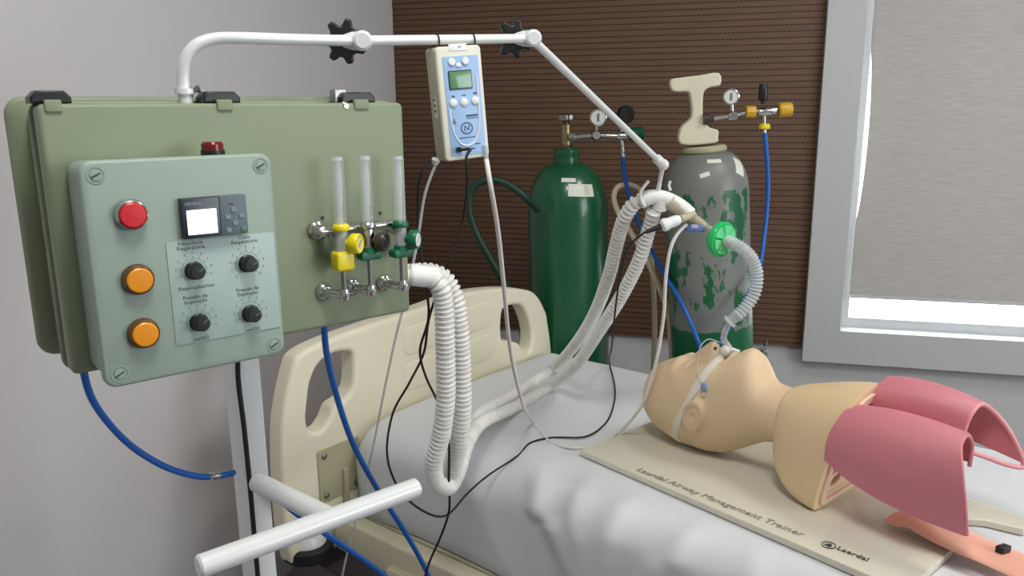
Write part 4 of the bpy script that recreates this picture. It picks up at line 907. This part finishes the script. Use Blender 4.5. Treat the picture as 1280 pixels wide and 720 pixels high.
for i, s in enumerate(ss):
    m_ = min(max(Mz[i], Bz[i]+.25*(Tz[i]-Bz[i])), Bz[i]+.75*(Tz[i]-Bz[i])) if Tz[i]-Bz[i] > .002 else (Tz[i]+Bz[i])/2
    c = np.cos(ang); sn_ = np.sin(ang); e_ = np.where(sn_ > 0, Ex[i], 2.0)
    # faces are narrower at the front: taper half width above mid height
    x = np.sign(c)*np.abs(c)**(2/e_)*Wd[i]; z = np.where(sn_ > 0, m_+(Tz[i]-m_)*np.abs(sn_)**(2/e_), m_-(m_-Bz[i])*np.abs(sn_)**(2/e_))
    Hd[i, :, 0] = s; Hd[i, :, 1] = x; Hd[i, :, 2] = z
S_, T_, Zz = Hd[:, :, 0].copy(), Hd[:, :, 1].copy(), Hd[:, :, 2].copy()
upm = np.clip((Zz-.12)/.05, 0, 1)           # features live on the face-up side
def gs(s0, t0, ws, wt, sym=False):
    g_ = np.exp(-((S_-s0)/ws)**2-((T_-t0)/wt)**2)
    if sym: g_ = g_+np.exp(-((S_-s0)/ws)**2-((T_+t0)/wt)**2)
    return g_
dz = np.zeros_like(Zz)
# nose: a ridge rising from the bridge to the tip, with a steep base
ridge_h = np.interp(S_, [.120, .137, .150, .165, .178, .188, .197, .204, .209], [0, .007, .017, .027, .034, .033, .026, .010, 0])
ridge_w = np.interp(S_, [.12, .15, .178, .205], [.010, .0095, .0135, .014])
dz += ridge_h*np.exp(-(np.abs(T_)/ridge_w)**2.3)
dz += .010*gs(.190, .0145, .010, .0075, True)          # nostril wings
dz -= .007*gs(.1955, .0085, .0045, .0048, True)      # nostrils
dz -= .0125*gs(.138, .032, .017, .019, True)          # eye sockets
dz += .0105*gs(.141, .032, .0095, .0135, True)          # closed eyelids
dz -= .0035*np.exp(-((S_-.1505-.0*T_)/.0016)**2)*np.exp(-((np.abs(T_)-.032)/.014)**4)   # lid line
dz += .007*np.exp(-((S_-.117)/.011)**2)*np.exp(-((np.abs(T_)-.028)/.02)**2)    # brow
dz += .004*gs(.18, .047, .03, .018, True)            # cheek
dz -= .003*gs(.222, 0, .004, .022)
dz += .0052*gs(.2165, .009, .0055, .012, True)        # upper lip
dz += .0058*gs(.236, 0, .007, .018)                   # lower lip
dz -= .017*gs(.2262, 0, .0052, .0135)                  # open mouth
dz -= .003*gs(.25, 0, .007, .02)
dz += .003*gs(.278, 0, .012, .018)
dz -= .0022*np.exp(-((np.abs(T_)-(.02+(S_-.195)*.45))/.004)**2)*np.exp(-((S_-.21)/.018)**2)   # fold beside the mouth
Hd[:, :, 2] += dz*upm
# ears: a raised C shaped rim with a hollow, on both sides
for sg in (-1, 1):
    side = (np.sign(T_) == sg) & (np.abs(T_) > .04)
    ex = S_-.198; ez = Zz-.100
    ca_, sa_ = cos(radians(-22)), sin(radians(-22)); u_ = (ex*ca_+ez*sa_)/.021; v_ = (-ex*sa_+ez*ca_)/.034
    rr = np.sqrt(u_**2+v_**2); th = np.arctan2(v_, u_)
    rim = np.exp(-((rr-1)/.26)**2)*(.35+.65*np.clip((np.cos(th-1.2-pi)*-1+1.15)/1.5, 0, 1)*1.0)
    hel = .0085*rim + .005*np.exp(-((rr-.45)/.25)**2)*np.clip(u_+.6, 0, 1) - .003*np.exp(-(rr/.4)**2)
    flare = .007*np.exp(-(np.clip(rr-.2, 0, 9)/.9)**2)
    Hd[:, :, 1] += np.where(side, sg*(hel+flare*.6), 0)
# temple hollow, jaw line and moulded hair strands on the near side
Hd[:, :, 1] -= np.sign(T_)*.004*np.exp(-((S_-.115)/.02)**2-((Zz-.15)/.025)**2)
hair = (Zz < .155) & (S_ < .17)
ph = np.arctan2(Zz-.10, S_-.19)
Hd[:, :, 1] += np.where(hair, np.sign(T_)*.0004*np.sin(ph*46+S_*90)*np.clip((.17-S_)/.03, 0, 1)*np.clip((.155-Zz)/.03, 0, 1), 0)
rings = [[B(p[0], TC+p[1], p[2]) for p in row] for row in Hd]
MB().rings(rings).build('head', 'skin_vinyl', mk, angle=80)
MB().ball(B(.2262, TC, .2105), .009, .014, .006, b1, b2, UP).build('mouth_cavity', 'skin_dark', mk)
for sg in (-1, 1): MB().ball(B(.1962, TC+sg*.0085, .2335), .0032, .0036, .003, b1, b2, UP).build('nostril', 'skin_dark', mk)
# shoulder shell: grows from a collar round the neck to a tall arched cut face
def arch(w, zt, zb, n=64, e_=2.3):
    o = []
    for k in range(n):
        a_ = 2*pi*k/n+pi/n; c, s = cos(a_), sin(a_)
        x = np.sign(c)*abs(c)**(2/e_)*w
        if s >= 0: z = (zb+(zt-zb)*.42)+(zt-zb)*.58*abs(s)**(2/e_)
        else: z = (zb+(zt-zb)*.42)-(zt-zb)*.42*abs(s)**(2/9.)
        if s < 0: x = np.sign(c)*abs(c)**(2/9.)*w
        o.append((x, z))
    return o
SH = [(.372, .0625, .191, .070), (.376, .068, .194, .056), (.386, .076, .200, .038), (.403, .085, .208, .021), (.425, .0925, .218, .009), (.448, .098, .227, .003), (.468, .1015, .2335, 0), (.480, .1025, .236, 0)]
def shp(s, w, zt, zb, extra=0):
    return [B(s+.06*max(0, z)/.235*extra, TC+.004+x, z) for x, z in arch(w, zt, zb)]
def lean(s): return (s-.372)/(.480-.372)
rings = [shp(s, w, zt, zb, lean(s)*.75) for s, w, zt, zb in SH]
# cut face: flange and an inner pocket
rings += [shp(.482, .098, .2315, .0035, .75), shp(.482, .078, .205, .02, .75), shp(.477, .074, .20, .024, .75), shp(.44, .072, .195, .028, .7)]
mb = MB(); mb.rings([shp(.369, .05, .18, .09, 0)]+rings, cap1=True)
sl = mb.build('shoulder_shell', 'shell_vinyl', mk, angle=50)
MB().rings([shp(.4405, .0715, .194, .0285, .7), shp(.442, .0715, .194, .0285, .7)]).build('shell_lining', 'shell_inside', sl)
# inner flange moulding
fo = [(x, z) for x, z in arch(.090, .2225, .010)]; fi = [(x, z) for x, z in arch(.0775, .2045, .0205)]
fz_ = nrm(b1*1+UP*-.19); fy_ = nrm(UP+b1*.19)
MB().fill(fo, [fi], .006, .002, B(.4845, TC+.004, 0), b2, fy_, fz_).build('cut_flange', 'shell_inside', sl)
MB().fill([(x, z) for x, z in [(-.05, .022), (.05, .022), (.06, .06), (-.06, .06)]], [[(.018*cos(2*pi*k/20)-.02, .042+.013*sin(2*pi*k/20)) for k in range(20)]], .008, .002, B(.470, TC+.004, 0), b2, fy_, fz_).build('lower_bridge', 'shell_inside', sl)
# lungs: two hollow pink half-tunnels leaving the cut face
def lung(prof_near, th, name, lab):
    """prof_near: list of (s, [(t,z)...]) open sections; thickness th"""
    ro = []
    for s_list in prof_near:
        P = [np.asarray(p, float) for p in spline([B(*p) for p in s_list], .006)]
        q, d = resample(P, np.linalg.norm(np.diff(np.array(P), axis=0), axis=1).sum()/40.001); q = q[:40]
        nx = []
        for i in range(len(q)):
            tg = nrm(q[min(i+1, len(q)-1)]-q[max(i-1, 0)]); nx.append(nrm(np.cross(tg, b1)))
        ro.append((q, np.array(nx)))
    # interpolate along the length
    L = []; n = len(ro)
    for k in range(41):
        x = k/20; w0, w1, w2_ = (x-1)*(x-2)/2, x*(2-x), x*(x-1)/2
        L.append((ro[0][0]*w0+ro[1][0]*w1+ro[2][0]*w2_, ro[0][1]*w0+ro[1][1]*w1+ro[2][1]*w2_))
    mb = MB(); rings = []
    for q, nx in L: rings.append([p for p in q]+[p-n_*th for p, n_ in zip(q[::-1], nx[::-1])])
    mb.rings(rings)
    return mb
nl = [[(.497, .115, .115), (.500, .112, .15), (.508, .122, .183), (.514, .150, .203), (.514, .185, .197), (.508, .205, .17), (.505, .205, .15)],
      [(.60, .098, .085), (.605, .098, .15), (.607, .117, .197), (.61, .150, .218), (.612, .185, .206), (.61, .203, .17), (.61, .200, .145)],
      [(.738, .112, .068), (.733, .108, .11), (.722, .110, .165), (.708, .130, .205), (.706, .16, .212), (.706, .185, .19), (.706, .188, .15)]]
lu = lung(nl, .0045, '', '').build('lung', 'lung_rubber', mk, 'nearer pink lung lobe', angle=60)
sm = [tuple(np.array(nl[1][k])+np.array([.0, 0, 0])+(0, (-.0012 if k < 3 else 0), .0008) for k in range(7))]
fl_ = [[(.515, .235, .16), (.518, .222, .19), (.524, .23, .222), (.53, .265, .238), (.53, .29, .225), (.52, .302, .19), (.512, .305, .16)],
       [(.60, .235, .17), (.60, .225, .20), (.61, .236, .232), (.61, .27, .243), (.61, .297, .23), (.605, .31, .19), (.60, .312, .15)],
       [(.675, .245, .15), (.675, .238, .185), (.68, .246, .218), (.685, .272, .23), (.70, .30, .21), (.725, .318, .17), (.745, .325, .12)]]
lu2 = lung(fl_, .0045, '', '').build('lung', 'lung_rubber', mk, 'farther pink lung lobe', angle=60)
MB().tube(spline([B(*p) for p in fl_[-1]]+[B(.73, .305, .123), B(.70, .27, .140), B(.68, .25, .149)], .006), .0042, 10).build('lung_rim', 'lung_inner', lu2)
MB().tube(spline([B(*p) for p in nl[-1]], .006), .0036, 10).build('lung_rim', 'lung_rubber', lu)
# stomach bag
sg0 = [onz(1106, 652, MT+.03), onz(1140, 650, MT+.04), onz(1190, 672, MT+.035), onz(1245, 695, MT+.03), onz(1300, 718, MT+.028)]
rings = []; P, _ = resample(spline(sg0, .008), .008)
for i, p in enumerate(P):
    f = i/(len(P)-1); d = nrm(P[min(i+1, len(P)-1)]-P[max(i-1, 0)]); sd = nrm(np.cross(UP, d)); w = np.interp(f, [0, .06, .25, .5, 1], [.004, .02, .036, .04, .043]); h = np.interp(f, [0, .1, .35, .7, 1], [.003, .010, .016, .008, .007])
    zc = p[2]-.0; rings.append([p+sd*w*cos(2*pi*k/24)+UP*(h*sin(2*pi*k/24)*(1.2 if sin(2*pi*k/24) > 0 else .7)-.0+.0) for k in range(24)])
stb = MB().rings(rings).build('stomach_bag', 'stomach_rubber', mk)
kc = onz(1254, 686, MT+.045); MB().rprism(kc, nrm(b1*.3+b2), UP, nrm(b1), .02, .012, .012, .002, .001).build('bag_clip', 'black_plastic', stb)

# tracheal tube with pilot balloon, tied with tape round the head
mth = B(.226, TC, .214)
tt = thing('tracheal_tube', 'clear curved breathing tube entering the manikin mouth', 'tube', mth)
tpts = [mth, B(.224, TC, .238), atY(905, 425, MY_+.03), atY(906, 415, MY_+.01), atY(911, 405, MY_), atY(919, 397, MY_-.008)]
MB().tube(spline(tpts, .005), .0066, 14).build('tube', 'clear_tube', tt)
MB().ball(B(.222, TC-.012, .234), .011, .009, .012, b1, b2, UP).build('bite_block', 'white_silicone', tt)
MB().tube(spline([B(.215, TC-.018, .232), B(.213, TC, .238), B(.215, TC+.02, .23), B(.23, TC+.03, .225)], .005), .0045, 10).build('bite_strap', 'white_silicone', tt)
# pilot line: loops up past the nose and ends in the blue balloon on the cheek
bpl = onpl(880, 484, B(0, TC-.078, 0), b2)
pl = spline([B(.222, TC-.005, .245), atY(900, 428, 1.66), atY(886, 424, 1.66), atY(876, 432, 1.64), atY(874, 445, 1.6), atY(872, 462, 1.57), atY(877, 476, 1.55), bpl+UP*.008], .005)
MB().tube(pl, .0011, 8).build('pilot_line', 'clear_tube', tt)
MB().ball(bpl, .007, .005, .012, b1, b2, UP).build('pilot_balloon', 'balloon_blue', tt)
MB().lathe(bpl-UP*.011, -UP, [(.0001, 0), (.0035, 0), (.003, .007), (.0001, .008)], 12).build('pilot_valve', 'white_silicone', tt)
# tape round the head, hugging the surface: points found on the head mesh along a slanted plane
from mathutils.bvhtree import BVHTree
hv = [Vector(p) for r_ in [[B(p[0], TC+p[1], p[2]) for p in row] for row in Hd] for p in r_]
hf = []
for i in range(len(ss)-1):
    for j in range(NA):
        k = (j+1) % NA; hf.append((i*NA+j, i*NA+k, (i+1)*NA+k, (i+1)*NA+j))
bvh = BVHTree.FromPolygons(hv, hf)
def on_head(u, v):
    o = Vector(CC); d = Vector(nrm(ray(u, v))); h = bvh.ray_cast(o, d); return (np.array(h[0]), np.array(h[1])) if h[0] is not None else (None, None)
tape_c = []
pix = [(905, 441), (900, 446), (893, 453), (884, 464), (875, 477), (867, 489), (860, 502), (852, 516), (846, 530), (842, 543), (840, 551)]
for (u, v) in pix:
    h, n_ = on_head(u, v)
    if h is not None: tape_c.append((h, n_))
for k in range(1, 6):
    q = bvh.find_nearest(Vector(tape_c[-1][0]+b2*.012-UP*.012)); tape_c.append((np.array(q[0]), np.array(q[1])))
vs = []
TW = .0085
rr_ = []
for i, (h, n_) in enumerate(tape_c):
    d = nrm(tape_c[min(i+1, len(tape_c)-1)][0]-tape_c[max(i-1, 0)][0]); n_ = n_ if np.dot(n_, h-B(.2, TC, .1)) > 0 else -n_
    sd = nrm(np.cross(n_, d))
    def snap(p):
        q = bvh.find_nearest(Vector(p)); nn = np.array(q[1]); nn = nn if np.dot(nn, n_) > 0 else -nn; return np.array(q[0]), nn
    l_ = [snap(h+sd*TW*f) for f in (-1, -.5, 0, .5, 1)]
    rr_.append([p+n2*.0016 for p, n2 in l_]+[p+n2*.0004 for p, n2 in l_[::-1]])
tp_ = MB().rings(rr_).build('tube_tape', 'tape_white', loc=tape_c[5][0], angle=60)
tag(tp_, 'white cloth tape running from the mouth back over the ear of the manikin', 'tape')

# ---- black cables and thin clear lines
zs = MT+.006
k1 = [jk+mn*.006, jk+mn*.012+mx1*.012, atY(583, 196, 1.09), atY(584, 230, 1.1), atY(576, 285, 1.13), atY(556, 340, 1.2), atY(537, 395, 1.2), atY(530, 440, 1.24), atY(512, 478, 1.3), atY(490, 520, 1.34), atY(484, 570, 1.32), atY(498, 610, 1.3), atY(526, 637, 1.32), atY(556, 645, 1.36), onz(585, 622, zs+.005)+UP*.01, onz(612, 593, zs), onz(648, 569, zs), onz(664, 553, zs), onz(690, 547, zs), onz(730, 546, zs), onz(756, 530, zs), onz(768, 502, zs), onz(768, 480, zs), onz(762, 455, zs+.005), atY(765, 430, 1.80), atY(770, 380, 1.68), atY(776, 340, 1.64), atY(786, 308, 1.61), atY(805, 291, 1.6), s_a-nrm(sx_)*.03]
cable('sensor_cable', k1, .0021, 'rubber_black', 'black cable from the monitor jack looping over the sheet to the white sensor', 'cable')
pk = MB().lathe(jk+mn*.002, mn*.5+mx1, [(.0001, 0), (.0045, 0), (.0045, .014), (.003, .02), (.0001, .02)], 12)
k2 = [pr0, atY(527, 215, 1.14), atY(522, 260, 1.16), atY(526, 320, 1.18), atY(536, 392, 1.19), atY(525, 440, 1.23), atY(534, 475, 1.26), atY(546, 500, 1.245), atY(560, 545, 1.20), atY(561, 600, 1.20), atY(561, 640, 1.27), atY(552, 668, 1.30), atY(536, 705, 1.33), atY(525, 745, 1.36)]
k2 = [M(.0, -.034, -mh+.01)]+k2[1:]
cable('power_cable', k2, .0021, 'rubber_black', 'black cable dropping from the rear of the monitor behind the corrugated hoses', 'cable')
k3 = [E(pxa+.018, -.19, cz0+.004), atY(298, 470, 1.0), atY(302, 520, 1.0), atY(309, 580, 1.0), atY(315, 640, 1.0), atY(319, 690, 1.0), atY(322, 750, 1.0)]
k3 = [E(pxa+.0, -.135, cz0+.003), E(pxa-.004, -.18, cz0-.03), E(pxa-.002, -.2055, cz0-.08), E(pxa+.0, -.2055, cz0-.16), E(pxa+.001, -.2055, cz0-.25), E(pxa+.001, -.2055, cz0-.36), E(pxa+.001, -.2055, cz0-.7)]
cable('power_cable', k3, .0036, 'rubber_black', 'thick black cable running down the front edge of the white post', 'cable')
l1 = [pr0-UP*.006, atY(532, 240, 1.15), atY(522, 300, 1.16), atY(510, 360, 1.17), atY(495, 420, 1.2), atY(480, 490, 1.25), atY(466, 560, 1.32), atY(450, 630, 1.38), atY(432, 700, 1.44), atY(420, 760, 1.48)]
cable('sampling_line', l1, .0021, 'clear_tube', 'thin clear line from the monitor side down in front of the headboard', 'tube')
l2 = [pr-mup*.02, atY(612, 225, 1.13), atY(622, 285, 1.17), atY(630, 360, 1.24), atY(637, 430, 1.33), atY(648, 485, 1.42), onz(668, 530, zs), onz(690, 553, zs), onz(725, 560, zs), onz(765, 546, zs+.005), atY(800, 510, 1.66), atY(817, 465, 1.64), atY(829, 400, 1.62), atY(833, 340, 1.60), atY(840, 305, 1.595), atY(850, 288, 1.60), atY(858, 281, YP-.01)]
cable('pressure_line', l2, .0036, 'white_silicone', 'white tube from the monitor base along the sheet up to the Y connector', 'tube')

# ================================================================== LIGHT
w = bpy.data.worlds.new('world'); SC.world = w; w.use_nodes = True
bg = w.node_tree.nodes['Background']; bg.inputs[0].default_value = (.86, .93, 1, 1); bg.inputs[1].default_value = 4.0
def area(name, loc, target, size, sy, power, col):
    l = bpy.data.lights.new(name, 'AREA'); l.shape = 'RECTANGLE'; l.size = size; l.size_y = sy; l.energy = power; l.color = col
    o = bpy.data.objects.new(name, l); COL.objects.link(o); o.location = tuple(loc)
    d = Vector(tuple(target-np.asarray(loc))); o.rotation_euler = d.to_track_quat('-Z', 'Y').to_euler(); return o
wc = WALL(1.37, -.5, 1.43)
area('daylight', wc, WALL(1.37, 0, 1.4), 2.0, 1.8, 130, (.9, .96, 1))
area('daylight', WALL(3.24, 2.4, 1.5), WALL(0, 2.2, 1.0), 2.0, 1.5, 75, (.93, .97, 1))
area('fill_lamp', V(.1, .4, RH_-.08), V(.1, .4, 0), .5, .5, 19, (1, .97, .92))  # added fill lamps below the two unseen ceiling panels
area('fill_lamp', V(1.4, 1.3, RH_-.08), V(1.4, 1.3, 0), .5, .5, 12, (1, .97, .92))
vs_ = SC.view_settings; vs_.view_transform = 'Standard'; vs_.look = 'None'; vs_.exposure = -.12; vs_.gamma = 1; vs_.use_curve_mapping = False
SC.cycles.use_denoising = True; SC.cycles.max_bounces = 12; SC.cycles.transparent_max_bounces = 24; SC.cycles.sample_clamp_indirect = 6
SC.cycles.caustics_reflective = False; SC.cycles.caustics_refractive = False
